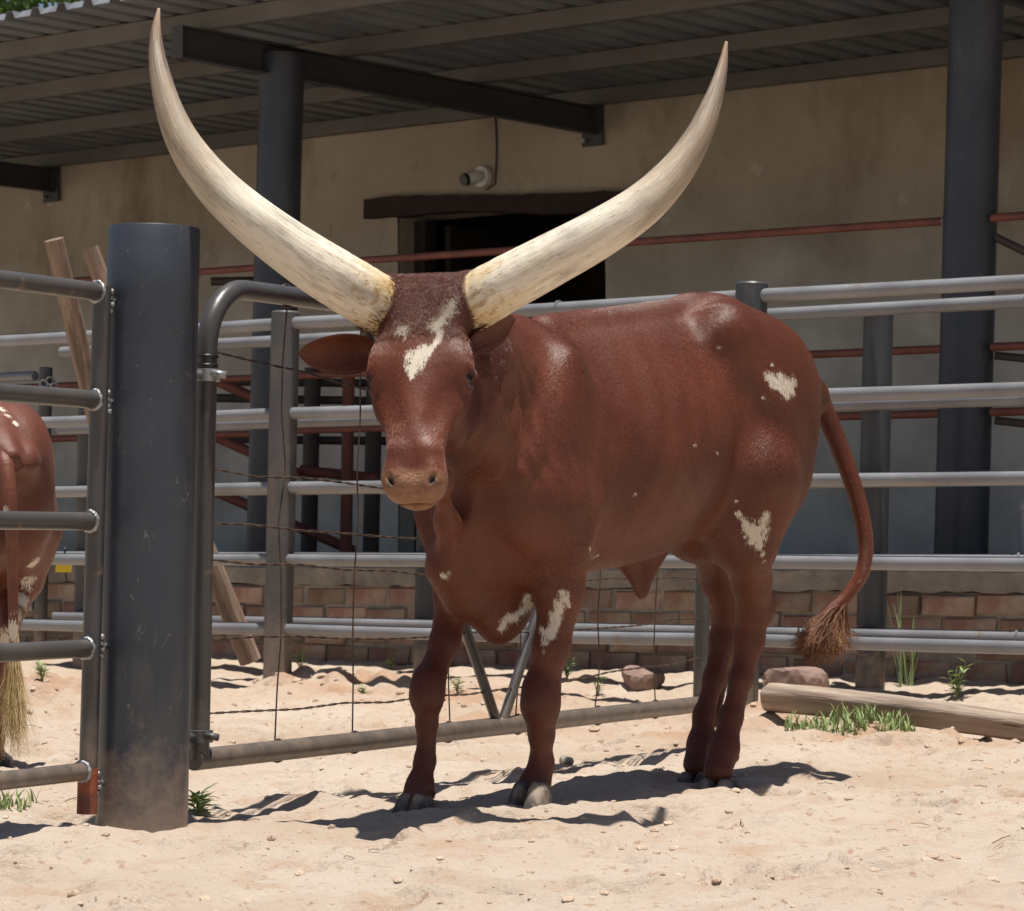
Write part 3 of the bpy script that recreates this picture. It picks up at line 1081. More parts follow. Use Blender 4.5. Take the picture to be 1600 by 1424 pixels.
# ------------------------------------------------------------------ wire mesh gate behind the cow
def mesh_gate():
    YL, YR = 6.38, 8.57
    A = at(309, 850, YL)
    A.z = 0
    Bv = at(1093, 850, YR)
    Bv.z = 0
    root = thing('wire_mesh_gate', A, 'grey pipe gate with rounded corner and rusty wire mesh behind the cow', 'gate')
    gd = (Bv - A).normalized()
    L = (Bv - A).length
    zt, zb = 1.160, 0.133
    r = 0.0225

    def G(t, z):
        return A + gd * (t * L) + UP * z + Vector((LEAN * z * 0.8, 0, 0))

    def px2t(px):
        # column -> fraction along the gate
        u = (px - 800) / FPX
        return (A.x - u * A.y) / (u * gd.y - gd.x) / L
    rad = 0.135
    pts = [G(0, zb), G(0, 0.5), G(0, zt - rad - .05)]
    for k in range(0, 11):
        a = math.pi / 2 * k / 10
        pts.append(G((rad - rad * math.cos(a)) / L, zt - rad + rad * math.sin(a)))
    for q in (0.25, 0.5, 0.75):
        pts.append(G(q, zt))
    for k in range(0, 11):
        a = math.pi / 2 * k / 10
        pts.append(G(1 - (rad - rad * math.sin(a)) / L, zt - rad + rad * math.cos(a)))
    pts += [G(1, 0.5), G(1, zb)]
    MB().tube(pts, r, 18).build('frame', M['gatepaint'], root, True, 40)
    e0, e1 = G(0, zb) - gd * 0.02, G(1, zb) + gd * 0.02
    MB().tube([e0, e0.lerp(e1, .33), e0.lerp(e1, .66), e1], r * 1.05, 18).build('bottom_rail', M['gatepaint'], root, True, 40)
    # V brace
    m = px2t(776)
    for (t0, t1) in ((m - 0.004, px2t(548)), (m + 0.012, px2t(960))):
        MB().tube([G(t0, zb + r * 0.8), G(t1, zt - r)], 0.0135, 12).build('brace', M['gatepaint'], root, True, 40)
    # horizontal wires (two twisted strands with barbs)
    rnd = random.Random(11)
    for i, (z0, z1) in enumerate(((1.02, 0.86), (0.764, 0.70), (0.646, 0.60), (0.57, 0.4975), (0.397, 0.386), (0.231, 0.265))):
        n = 120
        wob = [rnd.uniform(-.006, .006) for _ in range(14)]
        for strand in (0, 1):
            ps = []
            for k in range(n + 1):
                t_ = k / n
                w_ = np.interp(t_, np.linspace(0, 1, 14), wob)
                ph = t_ * L * 62 + math.pi * strand
                ps.append(G(t_, z0 + (z1 - z0) * t_ - 0.02 * math.sin(math.pi * t_) + w_ + 0.0019 * math.sin(ph)) + Vector((0, -0.005 + 0.0019 * math.cos(ph), 0)))
            MB().tube(ps, 0.0015, 5).build('wire', M['wire'], root, True)
    for i, px in enumerate((430, 550, 697, 806, 931, 1021)):
        t_ = px2t(px)
        n = 30
        ps = []
        wob = [rnd.uniform(-.014, .014) for _ in range(9)]
        for k in range(n + 1):
            q = k / n
            ps.append(G(t_ + (np.interp(q, np.linspace(0, 1, 9), wob)) / L, zb + 0.015 + (zt - zb - 0.03) * q) + Vector((0, 0.006, 0)))
        wv = MB().tube(ps, 0.0021, 6).build('wire', M['wire'], root, True)
        c = G(t_, zb)
        for (cz, ax_) in ((zb, gd), (zt, gd)):
            c = G(t_, cz)
            for w2 in range(2):
                ring = []
                for k in range(15):
                    a = 2 * math.pi * k / 14
                    ring.append(c + ax_ * (0.006 * w2 + 0.004 * k / 14) + UP * ((r * 1.05 + .002) * math.cos(a)) + NF * ((r * 1.05 + .002) * math.sin(a)))
                MB().tube(ring, 0.0024, 5, False).build('wire_tie', M['wire'], wv, True)
    # black tape bands, hinge collars and bolts
    for z in (0.985, 1.005):
        c = G(0, z)
        MB().tube([c - UP * 0.005, c - UP * 0.0045, c + UP * 0.0045, c + UP * 0.005], [r, r + .0028, r + .0028, r], 18).build('tape_band', M['black'], root, True)
    for z, mm in ((0.965, None), (0.183, None)):
        c = G(0, z)
        pc = BPX(z)
        dd = Vector((c.x - pc.x, c.y - pc.y, 0)).normalized()
        h0 = MB().tube([c - UP * 0.014, c - UP * 0.013, c + UP * 0.013, c + UP * 0.014], [r, r + .007, r + .007, r], 18).build('hinge_collar', M['galv'] if z > .5 else M['paint'], root, True, 40)
        s0 = Vector((pc.x, pc.y, z)) + dd * 0.09
        MB().tube([s0, c - dd * 0.02], 0.010, 10).build('hinge_pin', M['galv'] if z > .5 else M['paint'], h0, True)
        MB().tube([c + Vector((0.015, -0.028, 0.004)), c + Vector((0.045, -0.03, -0.001))], 0.008, 8).build('bolt', M['galv'] if z > .5 else M['paint'], h0, True)
    return root, G


mesh_gate()

# ------------------------------------------------------------------ poles, log, stones


def wood_pole(name, a, b, r0, r1, m, label, cat, seed, bark=0.12, seg=14, group=None):
    rnd = random.Random(seed)
    a, b = Vector(a), Vector(b)
    root_loc = Vector((a.x, a.y, min(a.z, b.z)))
    n = 26
    mb = MB()
    ax = (b - a).normalized()
    ref = UP if abs(ax.z) < 0.8 else Vector((1, 0, 0))
    u = ax.cross(ref).normalized()
    v = ax.cross(u)
    ph = [rnd.uniform(0, 6.28) for _ in range(6)]
    for i in range(n + 1):
        q = i / n
        r = r0 + (r1 - r0) * q
        c = a.lerp(b, q) + u * (r * 0.25 * math.sin(q * 5 + ph[0])) + v * (r * 0.2 * math.sin(q * 4 + ph[1]))
        for k in range(seg):
            an = 2 * math.pi * k / seg
            rr = r * (1 + bark * (0.5 * math.sin(3 * an + ph[2] + q * 2) + 0.35 * math.sin(5 * an + ph[3]) + rnd.uniform(-.15, .15)))
            mb.v.append(c + (u * math.cos(an) + v * math.sin(an)) * rr)
    for i in range(n):
        for k in range(seg):
            p0 = i * seg + k
            p1 = i * seg + (k + 1) % seg
            mb.f.append((p0, p1, p1 + seg, p0 + seg))
    mb.f.append(tuple(reversed(range(seg))))
    mb.f.append(tuple(n * seg + k for k in range(seg)))
    me = bpy.data.meshes.new(name)
    # local z along the pole so the grain follows it
    rot = Matrix((u, v, ax)).transposed().to_4x4() if m is M['pole'] else Matrix((ax, u, v)).transposed().to_4x4()
    mw = Matrix.Translation(a) @ rot
    inv = mw.inverted()
    me.from_pydata([tuple(inv @ p_) for p_ in mb.v], [], mb.f)
    me.materials.append(m)
    me.polygons.foreach_set('use_smooth', [True] * len(me.polygons))
    me.set_sharp_from_angle(angle=R(72))
    o = bpy.data.objects.new(name, me)
    COL.objects.link(o)
    o.matrix_world = mw
    tag(o, label, cat, group)
    return o


wood_pole('wooden_pole', at(388, 1036, 12.15), at(140, 388, 11.9), 0.045, 0.036, M['pole'], 'leaning wooden pole whose lower end shows right of the thick post', 'pole', 1, group='leaning wooden poles')
wood_pole('wooden_pole', at(252, 1036, 12.35), at(84, 374, 11.9), 0.046, 0.040, M['pole'], 'leaning wooden pole with taller sawn top left of the thick post', 'pole', 2, group='leaning wooden poles')
la = at(1204, 1095, 9.45)
lb = at(1690, 1128, 8.75)
la.z = gh(la.x, la.y) + 0.042
lb.z = gh(lb.x, lb.y) + 0.040
wood_pole('fallen_log', la, lb, 0.047, 0.042, M['log'], 'bleached cracked log lying on the sand at the fence foot', 'log', 3, 0.13, 26)


def rock(name, c, size, seed, m, label, cat='stone', flat=0.5):
    rnd = random.Random(seed)
    import bmesh
    bm = bmesh.new()
    bmesh.ops.create_icosphere(bm, subdivisions=3, radius=1)
    dirs = [Vector((rnd.gauss(0, 1), rnd.gauss(0, 1), rnd.gauss(0, 1))).normalized() for _ in range(11)]
    lv = [rnd.uniform(0.62, 0.9) for _ in dirs]
    for v in bm.verts:
        p_ = v.co.copy()
        k = 1.0
        for d_, l_ in zip(dirs, lv):
            q = p_.dot(d_)
            if q > 0:
                k = min(k, l_ / q)
        p_ *= k
        v.co = Vector((p_.x * size[0], p_.y * size[1], p_.z * size[2]))
    me = bpy.data.meshes.new(name)
    bm.to_mesh(me)
    bm.free()
    me.materials.append(m)
    o = bpy.data.objects.new(name, me)
    COL.objects.link(o)
    o.location = c
    o.rotation_euler = (rnd.uniform(-.2, .2), rnd.uniform(-.2, .2), rnd.uniform(0, 6))
    tag(o, label, cat)
    return o


for (px, py, Y, sz, sd, lab) in ((1245, 1040, 10.75, (0.13, 0.1, 0.085), 4, 'large pinkish stone leaning against the plinth below the tail'),
                                 (1003, 1040, 11.35, (0.095, 0.08, 0.07), 5, 'pinkish stone at the plinth foot seen under the belly'),
                                 (885, 1155, 8.15, (0.028, 0.022, 0.02), 6, 'small pale stone on sand right of the front leg')):
    c = at(px, py, Y)
    c.z = gh(c.x, c.y) + sz[2] * 0.55
    rock('stone', c, sz, sd, M['stone'] if sd != 6 else M['concrete'], lab)

# yellow tag hanging on the rail behind the left animal
p = at(100, 882, 12.50)
yt = thing('yellow_tag', p - UP * 0.035, 'yellow plastic tag hanging on fence rail beside the left animal', 'tag')
MB().box(p, (Vector((1, 0, 0)), Vector((0, 1, 0)), Vector((0.08, 0, 1)).normalized()), (0.034, 0.002, 0.034)).build('plate', M['yellow'], yt)
MB().tube([p + UP * 0.03, p + Vector((0.004, 0.03, 0.085))], 0.004, 6).build('tie', M['black'], yt, True)


# ------------------------------------------------------------------ the cow: implicit surface
class Sdf:
    def __init__(self, xs, ys, zs):
        self.a = [np.asarray(xs, np.float32), np.asarray(ys, np.float32), np.asarray(zs, np.float32)]
        self.F = np.full((len(xs), len(ys), len(zs)), 0.6, np.float32)

    def sub(self, lo, hi):
        sl_ = []
        for k in range(3):
            i0 = max(0, int(np.searchsorted(self.a[k], lo[k])) - 1)
            i1 = min(len(self.a[k]), int(np.searchsorted(self.a[k], hi[k])) + 1)
            if i1 <= i0:
                return None
            sl_.append(slice(i0, i1))
        g = [self.a[0][sl_[0]][:, None, None], self.a[1][sl_[1]][None, :, None], self.a[2][sl_[2]][None, None, :]]
        return tuple(sl_), g

    def add(self, fn, lo, hi, k=0.03, sub=False):
        m_ = k + 0.03
        r_ = self.sub([q - m_ for q in lo], [q + m_ for q in hi])
        if r_ is None:
            return
        sl_, g = r_
        d = fn(*g).astype(np.float32)
        f = self.F[sl_]
        if sub:
            d = -d
            h = np.clip(0.5 - 0.5 * (d - f) / k, 0, 1)
            h = 1 - h
            self.F[sl_] = f * (1 - h) + d * h + k * h * (1 - h)
        else:
            h = np.clip(0.5 + 0.5 * (f - d) / k, 0, 1)
            self.F[sl_] = f * (1 - h) + d * h - k * h * (1 - h)

    def cone(self, a, b, ra, rb, k=0.03, side=None, fac=1.0, sub=False):
        a = np.array(a, float)
        b = np.array(b, float)
        ab = b - a
        L2 = float(ab @ ab)
        s_ = None if side is None else np.array(side, float) / np.linalg.norm(side)

        def fn(X, Y, Z):
            px, py, pz = X - a[0], Y - a[1], Z - a[2]
            t_ = np.clip((px * ab[0] + py * ab[1] + pz * ab[2]) / L2, 0, 1)
            wx, wy, wz = px - t_ * ab[0], py - t_ * ab[1], pz - t_ * ab[2]
            q = wx * wx + wy * wy + wz * wz
            if s_ is not None:
                ws = wx * s_[0] + wy * s_[1] + wz * s_[2]
                q = q - ws * ws + (ws * fac) ** 2
            return np.sqrt(np.maximum(q, 0)) - (ra + (rb - ra) * t_)
        mr = max(ra, rb) * (1 if fac >= 1 else 1 / fac)
        self.add(fn, np.minimum(a, b) - mr, np.maximum(a, b) + mr, k, sub)

    def chain(self, pts, k=0.03, side=None, fac=1.0):
        for (p0, r0), (p1, r1) in zip(pts[:-1], pts[1:]):
            self.cone(p0, p1, r0, r1, k, side, fac)

    def ell(self, c, rad, k=0.03, axes=None, sub=False):
        c = np.array(c, float)
        rad = np.array(rad, float)
        A = np.eye(3) if axes is None else np.array(axes, float)

        def fn(X, Y, Z):
            px, py, pz = X - c[0], Y - c[1], Z - c[2]
            k0 = 0
            k1 = 0
            for i in range(3):
                q = px * A[i, 0] + py * A[i, 1] + pz * A[i, 2]
                k0 = k0 + (q / rad[i]) ** 2
                k1 = k1 + (q / rad[i] ** 2) ** 2
            k0 = np.sqrt(k0)
            k1 = np.sqrt(k1) + 1e-9
            return k0 * (k0 - 1) / k1
        ext = np.sqrt(((A * rad[:, None]) ** 2).sum(0))
        self.add(fn, c - ext, c + ext, k, sub)

    def mesh(self):
        F = self.F
        xs, ys, zs = self.a
        ins = F < 0
        c = np.zeros(tuple(n - 1 for n in F.shape), np.uint8)
        for i in (0, 1):
            for j in (0, 1):
                for k in (0, 1):
                    c += ins[i:F.shape[0] - 1 + i, j:F.shape[1] - 1 + j, k:F.shape[2] - 1 + k]
        act = (c > 0) & (c < 8)
        I, J, K = np.nonzero(act)
        idx = np.full(act.shape, -1, np.int32)
        idx[I, J, K] = np.arange(len(I))
        acc = np.zeros((len(I), 3))
        cnt = np.zeros(len(I))
        corners = [(i, j, k) for i in (0, 1) for j in (0, 1) for k in (0, 1)]
        vals = {cc: F[I + cc[0], J + cc[1], K + cc[2]] for cc in corners}
        for a_ in corners:
            for ax_ in range(3):
                if a_[ax_] == 0:
                    b_ = list(a_)
                    b_[ax_] = 1
                    b_ = tuple(b_)
                    va, vb = vals[a_], vals[b_]
                    cr_ = (va < 0) != (vb < 0)
                    t_ = np.where(cr_, va / np.where(cr_, va - vb, 1), 0)
                    A_ = np.stack([xs[I + a_[0]], ys[J + a_[1]], zs[K + a_[2]]], -1)
                    B_ = np.stack([xs[I + b_[0]], ys[J + b_[1]], zs[K + b_[2]]], -1)
                    P_ = A_ + (B_ - A_) * t_[:, None]
                    acc += np.where(cr_[:, None], P_, 0)
                    cnt += cr_
        V = acc / cnt[:, None]
        faces = []
        for ax_ in range(3):
            n = F.shape
            sa = [slice(0, n[q] - 1) if q == ax_ else slice(1, n[q] - 1) for q in range(3)]
            sb_ = [slice(1, n[q]) if q == ax_ else slice(1, n[q] - 1) for q in range(3)]
            A_ = ins[tuple(sa)]
            B_ = ins[tuple(sb_)]
            for flip in (False, True):
                m_ = (A_ & ~B_) if not flip else (~A_ & B_)
                P = np.argwhere(m_)
                if len(P) == 0:
                    continue
                for q in range(3):
                    if q != ax_:
                        P[:, q] += 1
                u_, v_ = (ax_ + 1) % 3, (ax_ + 2) % 3

                def cell(du, dv):
                    Q = P.copy()
                    Q[:, u_] += du
                    Q[:, v_] += dv
                    return idx[Q[:, 0], Q[:, 1], Q[:, 2]]
                q4 = [cell(-1, -1), cell(0, -1), cell(0, 0), cell(-1, 0)]
                if flip:
                    q4 = q4[::-1]
                faces.append(np.stack(q4, -1))
        Fq = np.concatenate(faces)
        return V, Fq


# cow frame: x forward, y to its left, z up; origin on the ground between the fore feet
CA = R(41)
CF = np.array([-math.sin(CA), -math.cos(CA)])
CL = np.array([math.cos(CA), -math.sin(CA)])
CO = np.array([-0.09, 6.6])


def w2l(p):
    d_ = np.array([p[0] - CO[0], p[1] - CO[1]])
    return np.array([d_ @ CF, d_ @ CL, p[2]])


def dir2l(v):
    d_ = np.array([v[0], v[1]])
    return np.array([d_ @ CF, d_ @ CL, v[2]])


def l2w(p):
    q = CO + CF * p[0] + CL * p[1]
    return Vector((q[0], q[1], p[2]))


def px(x, y, Y):
    return w2l(at(x, y, Y))


def spline(xk, yk):
    xk = np.array(xk, float)
    yk = np.array(yk, float)
    o_ = np.argsort(xk)
    xk, yk = xk[o_], yk[o_]
    m_ = np.gradient(yk, xk)

    def f(x):
        x = np.clip(x, xk[0], xk[-1])
        i = np.clip(np.searchsorted(xk, x) - 1, 0, len(xk) - 2)
        h = xk[i + 1] - xk[i]
        t_ = (x - xk[i]) / h
        return ((2 * t_**3 - 3 * t_**2 + 1) * yk[i] + (t_**3 - 2 * t_**2 + t_) * h * m_[i] + (-2 * t_**3 + 3 * t_**2) * yk[i + 1] + (t_**3 - t_**2) * h * m_[i + 1])
    return f


# head frame
HP = np.array(w2l(at(661, 452, 6.22)))          # poll
HN = np.array(w2l(at(641, 748, 6.02)))          # top of the nose
HD = (HN - HP) / np.linalg.norm(HN - HP)
hyw = Vector((0.988, -0.155, -0.01))
HY = dir2l(hyw)
HY = HY - HD * (HY @ HD)
HY /= np.linalg.norm(HY)
HZ = np.cross(HD, HY)          # out of the forehead
HLEN = np.linalg.norm(HN - HP)


def H(t_, y, n):
    return HP + HD * t_ + HY * y + HZ * n


def build_cow_mesh():
    xs = np.concatenate([np.arange(-1.44, 0.18, 0.0075), np.arange(0.18, 0.66, 0.0036)])
    ys = np.concatenate([np.arange(-0.34, 0.02, 0.0075), np.arange(0.02, 0.44, 0.0036)])
    zs = np.concatenate([np.arange(0.0, 0.60, 0.0075), np.arange(0.60, 1.27, 0.0038)])
    S = Sdf(xs, ys, zs)

    # ---- trunk loft
    top = spline([-1.31, -1.23, -1.11, -0.98, -0.87, -0.72, -0.5, -0.3, -0.12, 0.05, 0.2],
                 [0.96, 1.035, 1.10, 1.165, 1.196, 1.178, 1.145, 1.118, 1.088, 1.05, 0.98])
    bot = spline([-1.31, -1.20, -1.1, -0.97, -0.8, -0.62, -0.4, -0.15, 0.0, 0.1, 0.2],
                 [0.93, 0.90, 0.80, 0.71, 0.625, 0.568, 0.535, 0.52, 0.53, 0.56, 0.66])
    wid = spline([-1.31, -1.23, -1.11, -0.98, -0.85, -0.7, -0.5, -0.3, -0.12, 0.05, 0.16, 0.22],
                 [0.04, 0.085, 0.135, 0.165, 0.184, 0.212, 0.232, 0.212, 0.165, 0.118, 0.08, 0.05])

    def trunk(X, Y, Z):
        t1, b1, w1 = top(X), bot(X), wid(X)
        hh = (t1 - b1) / 2
        zc = (t1 + b1) / 2
        zn = (Z - zc) / hh
        # egg: widest a little below the middle, narrow chine on top
        zq = zn + 0.25
        wz = w1 * (1.0 - 0.30 * np.clip(zq, 0, 1.3) ** 1.6 - 0.16 * np.clip(-zq, 0, 1.2) ** 2)
        p_ = 2.15
        q = (np.abs(Y / wz) ** p_ + np.abs(zn) ** p_) ** (1 / p_)
        d_ = (q - 1) * np.minimum(wz, hh)
        dx = np.maximum(np.maximum(-1.28 - X, X - 0.10), 0)
        return np.where(dx > 0, np.sqrt(dx * dx + np.maximum(d_, 0) ** 2), d_)
    S.add(trunk, (-1.42, -0.3, 0.45), (0.22, 0.3, 1.25), 0.03)

    # ---- croup: hook bones, pin bones, sacrum, haunches
    for sg in (1, -1):
        S.ell((-0.785, sg * 0.122, 1.112), (0.05, 0.026, 0.024), 0.09)
        S.cone((-0.785, sg * 0.122, 1.115), (-0.87, sg * 0.05, 1.162), 0.014, 0.024, 0.07)
        S.cone((-0.79, sg * 0.122, 1.105), (-0.86, sg * 0.13, 0.95), 0.022, 0.04, 0.10)
        S.cone((-0.785, sg * 0.122, 1.108), (-1.10, sg * 0.09, 1.01), 0.014, 0.02, 0.09)
        S.ell((-0.91, sg * 0.100, 0.87), (0.13, 0.082, 0.22), 0.12)
        S.ell((-1.20, sg * 0.085, 0.975), (0.04, 0.032, 0.045), 0.06)
        S.ell((-0.94, sg * 0.085, 1.04), (0.17, 0.07, 0.10), 0.11)
        S.ell((-0.95, sg * 0.100, 0.91), (0.165, 0.088, 0.19), 0.09)
        S.ell((-0.92, sg * 0.102, 0.79), (0.145, 0.082, 0.17), 0.09)
        S.ell((-1.01, sg * 0.095, 0.83), (0.075, 0.055, 0.14), 0.08)
        # hollow of the flank, in front of the haunch below the hook
        S.cone((-0.758, sg * 0.240, 0.95), (-0.758, sg * 0.246, 0.76), 0.020, 0.034, 0.08, sub=True)
        pass
    S.cone((-0.80, 0, 1.168), (-0.98, 0, 1.15), 0.03, 0.03, 0.05)
    S.cone((-0.98, 0, 1.145), (-1.22, 0, 1.02), 0.03, 0.03, 0.05)
    S.cone((-1.20, 0, 1.03), (-1.285, 0.02, 0.985), 0.032, 0.027, 0.04)
    S.cone((-0.25, 0, 1.09), (-0.75, 0, 1.155), 0.02, 0.022, 0.05)

    # ---- shoulder
    for sg in (1, -1):
        sx, sy = (0.0, 0.92) if sg > 0 else (-0.055, 0.72)
        S.cone((-0.17, sg * 0.095 * sy, 1.0), (-0.03 + sx, sg * 0.155 * sy, 0.70), 0.046, 0.066, 0.09, side=(0, 1, 0), fac=1.15)
        S.ell((-0.10 + sx, sg * 0.145 * sy, 0.80), (0.09, 0.05, 0.20), 0.09, axes=[(0.92, 0, 0.38), (0, 1, 0), (-0.38, 0, 0.92)])
        S.ell((-0.01 + sx, sg * 0.142 * sy, 0.70), (0.05, 0.045, 0.075), 0.07)
        S.ell((-0.15 + sx, sg * 0.142 * sy, 0.64), (0.085, 0.05, 0.12), 0.08)
        S.cone((-0.17, sg * 0.125, 1.02), (-0.08 + sx * 0.6, sg * 0.168 * sy, 0.80), 0.011, 0.012, 0.05)
        # groove behind the shoulder
        S.ell((-0.285, sg * 0.25, 0.74), (0.035, 0.035, 0.17), 0.06, sub=True)

    # ---- neck
    nb = H(0.085, 0.0, -0.12)
    nm = np.array([0.155, 0.125, 0.95])
    ns = np.array([-0.07, 0.01, 0.88])
    S.cone(ns + np.array([0, 0, 0.07]), nm + np.array([0, 0, 0.05]), 0.115, 0.085, 0.07)
    S.cone(ns + np.array([0.02, 0.01, -0.10]), nm + np.array([0.0, 0.0, -0.09]), 0.105, 0.078, 0.07)
    S.cone(nm + np.array([0, 0, 0.045]), nb + np.array([-0.02, -0.01, 0.03]), 0.085, 0.082, 0.06)
    S.cone(nm + np.array([0.0, 0.0, -0.09]), H(0.19, 0, -0.13), 0.078, 0.065, 0.06)
    # nape crest
    S.cone(np.array([-0.14, 0, 1.055]), H(0.03, 0, -0.10), 0.04, 0.05, 0.07)
    # breast and throat: skin down the front to the brisket
    S.cone((-0.05, 0.015, 0.70), (-0.05, 0.01, 0.565), 0.105, 0.085, 0.07)
    S.cone((0.055, 0.045, 0.80), (0.03, 0.015, 0.56), 0.06, 0.048, 0.06)
    S.chain([(H(0.235, 0, -0.155), 0.024), (np.array([0.255, 0.135, 0.735]), 0.018), (np.array([0.16, 0.068, 0.65]), 0.016), (np.array([0.095, 0.018, 0.545]), 0.028)], 0.05)
    S.chain([(np.array([0.10, 0.01, 0.545]), 0.033), (np.array([0.03, 0.005, 0.475]), 0.032), (np.array([-0.06, 0.02, 0.412]), 0.024), (np.array([-0.10, 0.03, 0.445]), 0.026), (np.array([-0.16, 0.02, 0.52]), 0.04)], 0.05)
    S.cone((0.0, 0.0, 0.53), (-0.08, 0.025, 0.43), 0.055, 0.030, 0.05, side=(0, 1, 0), fac=1.25)
    # folds of skin down the near side of the neck
    for (a_, b_, r_) in (((0.205, 0.195, 0.985), (0.10, 0.165, 0.76), 0.013), ((0.12, 0.165, 1.005), (0.045, 0.165, 0.76), 0.014),
                         ((0.035, 0.135, 1.01), (-0.005, 0.17, 0.80), 0.013)):
        S.cone(a_, b_, r_, r_ * 0.7, 0.05)

    # ---- navel flap
    S.cone((-0.555, 0, 0.575), (-0.605, 0.0, 0.490), 0.04, 0.016, 0.03, side=(0, 1, 0), fac=2.0)
    S.cone((-0.675, 0, 0.59), (-0.615, 0.0, 0.490), 0.03, 0.016, 0.03, side=(0, 1, 0), fac=2.0)
    # small udder
    S.ell((-0.86, 0.0, 0.60), (0.10, 0.075, 0.05), 0.05)

    # ---- legs
    LF = [(np.array([-0.12, 0.15, 0.68]), 0.074), (px(876, 925, 6.60), 0.049), (px(862, 1010, 6.60), 0.0385), (px(846, 1075, 6.61), 0.0365),
          (px(844, 1105, 6.61), 0.0380), (px(846, 1145, 6.62), 0.0260), (px(846, 1195, 6.63), 0.0245), (px(836, 1225, 6.62), 0.0310), (px(826, 1252, 6.60), 0.0325)]
    RF = [(np.array([-0.08, -0.095, 0.68]), 0.066), (px(711, 925, 6.68), 0.045), (px(695, 1005, 6.63), 0.0310), (px(671, 1063, 6.58), 0.0305),
          (px(667, 1090, 6.57), 0.0315), (px(667, 1130, 6.57), 0.0210), (px(664, 1188, 6.57), 0.0200), (px(656, 1228, 6.55), 0.0270), (px(645, 1256, 6.52), 0.0300)]
    LH = [(np.array([-0.86, 0.16, 0.76]), 0.105), (px(1166, 850, 7.16), 0.073), (px(1172, 905, 7.24), 0.046), (px(1176, 955, 7.30), 0.0390),
          (px(1170, 1000, 7.31), 0.0360), (px(1158, 1060, 7.29), 0.0255), (px(1143, 1120, 7.27), 0.0250), (px(1131, 1170, 7.25), 0.0345), (px(1122, 1203, 7.22), 0.0355)]
    RH = [(np.array([-0.90, -0.14, 0.76]), 0.10), (px(1118, 845, 7.42), 0.070), (px(1124, 905, 7.50), 0.046), (px(1136, 958, 7.55), 0.0385),
          (px(1132, 1000, 7.55), 0.0350), (px(1116, 1060, 7.52), 0.0250), (px(1100, 1118, 7.49), 0.0245), (px(1097, 1162, 7.46), 0.0335), (px(1089, 1194, 7.43), 0.0345)]
    for ch_ in (LF, RF, LH, RH):
        S.chain(ch_[:2], 0.06)
        S.chain(ch_[1:], 0.022)
    # knees, hocks, dew claws, tendons
    S.ell(px(845, 1092, 6.59), (0.034, 0.033, 0.046), 0.03)
    S.ell(px(667, 1078, 6.56), (0.0285, 0.0285, 0.042), 0.03)
    for c_ in (px(1195, 950, 7.33), px(1150, 953, 7.58)):
        S.ell(c_, (0.026, 0.022, 0.04), 0.03)
    for (c_, hk) in ((px(1180, 905, 7.25), px(1197, 940, 7.34)), (px(1134, 905, 7.5), px(1152, 942, 7.59))):
        S.cone(c_, hk, 0.03, 0.018, 0.03)
    for (fx, fy, fY) in ((846, 1236, 6.66), (826, 1236, 6.66), (672, 1240, 6.59), (652, 1240, 6.59), (1147, 1182, 7.30), (1128, 1180, 7.31), (1110, 1172, 7.50)):
        S.ell(px(fx, fy, fY), (0.014, 0.012, 0.016), 0.012)
    for (a_, b_) in ((px(856, 1125, 6.655), px(854, 1205, 6.665)), (px(674, 1110, 6.60), px(672, 1200, 6.605)), (px(1178, 1010, 7.345), px(1150, 1135, 7.31)), (px(1140, 1010, 7.59), px(1116, 1130, 7.53))):
        S.cone(a_, b_, 0.013, 0.012, 0.018)
    # inner thigh connection
    S.ell((-0.98, 0.0, 0.72), (0.14, 0.07, 0.10), 0.06)
    # flank fold from stifle to belly
    S.cone((-0.78, 0.13, 0.64), (-0.88, 0.13, 0.69), 0.02, 0.04, 0.09)

    # ---- head
    hw = spline([-0.02, 0.03, 0.08, 0.13, 0.18, 0.23, 0.28, 0.34, 0.40, 0.445, 0.48],
                [0.070, 0.094, 0.103, 0.104, 0.100, 0.085, 0.069, 0.0565, 0.0530, 0.0525, 0.034])
    hd_ = spline([-0.02, 0.05, 0.12, 0.2, 0.27, 0.34, 0.41, 0.46, 0.48],
                 [0.10, 0.17, 0.195, 0.195, 0.165, 0.125, 0.105, 0.078, 0.05])
    hn = spline([-0.02, 0.03, 0.10, 0.17, 0.24, 0.31, 0.385, 0.43, 0.475],
                [-0.012, 0.009, 0.016, 0.014, 0.010, 0.006, 0.000, -0.014, -0.050])
    LO = np.minimum.reduce([H(-0.03, -0.15, -0.22), H(-0.03, 0.15, 0.05), H(0.5, -0.15, -0.22), H(0.5, 0.15, 0.05), H(-0.03, 0.15, -0.22), H(0.5, 0.15, -0.22), H(0.5, -0.15, 0.05)])
    HI = np.maximum.reduce([H(-0.03, -0.15, -0.22), H(-0.03, 0.15, 0.05), H(0.5, -0.15, -0.22), H(0.5, 0.15, 0.05), H(-0.03, 0.15, -0.22), H(0.5, 0.15, -0.22), H(-0.03, -0.15, 0.05)])

    def head(X, Y, Z):
        ax_, ay_, az_ = X - HP[0], Y - HP[1], Z - HP[2]
        T = ax_ * HD[0] + ay_ * HD[1] + az_ * HD[2]
        Q = ax_ * HY[0] + ay_ * HY[1] + az_ * HY[2]
        N = ax_ * HZ[0] + ay_ * HZ[1] + az_ * HZ[2]
        w1, d1, n1 = hw(T), hd_(T), hn(T)
        zc = n1 - d1 / 2
        zn = (N - zc) / (d1 / 2)
        # flat face on top, narrower jaw below
        wedge = np.clip((T - 0.16) / 0.15, 0, 1) * np.clip((0.44 - T) / 0.12, 0, 1)
        wz = w1 * (1 - 0.34 * np.clip(-zn, 0, 1.3) ** 1.2 - (0.12 + 0.20 * wedge) * np.clip(zn + 0.15 * wedge, 0, 1.2) ** 1.6)
        p_ = 2.7 - 0.3 * wedge
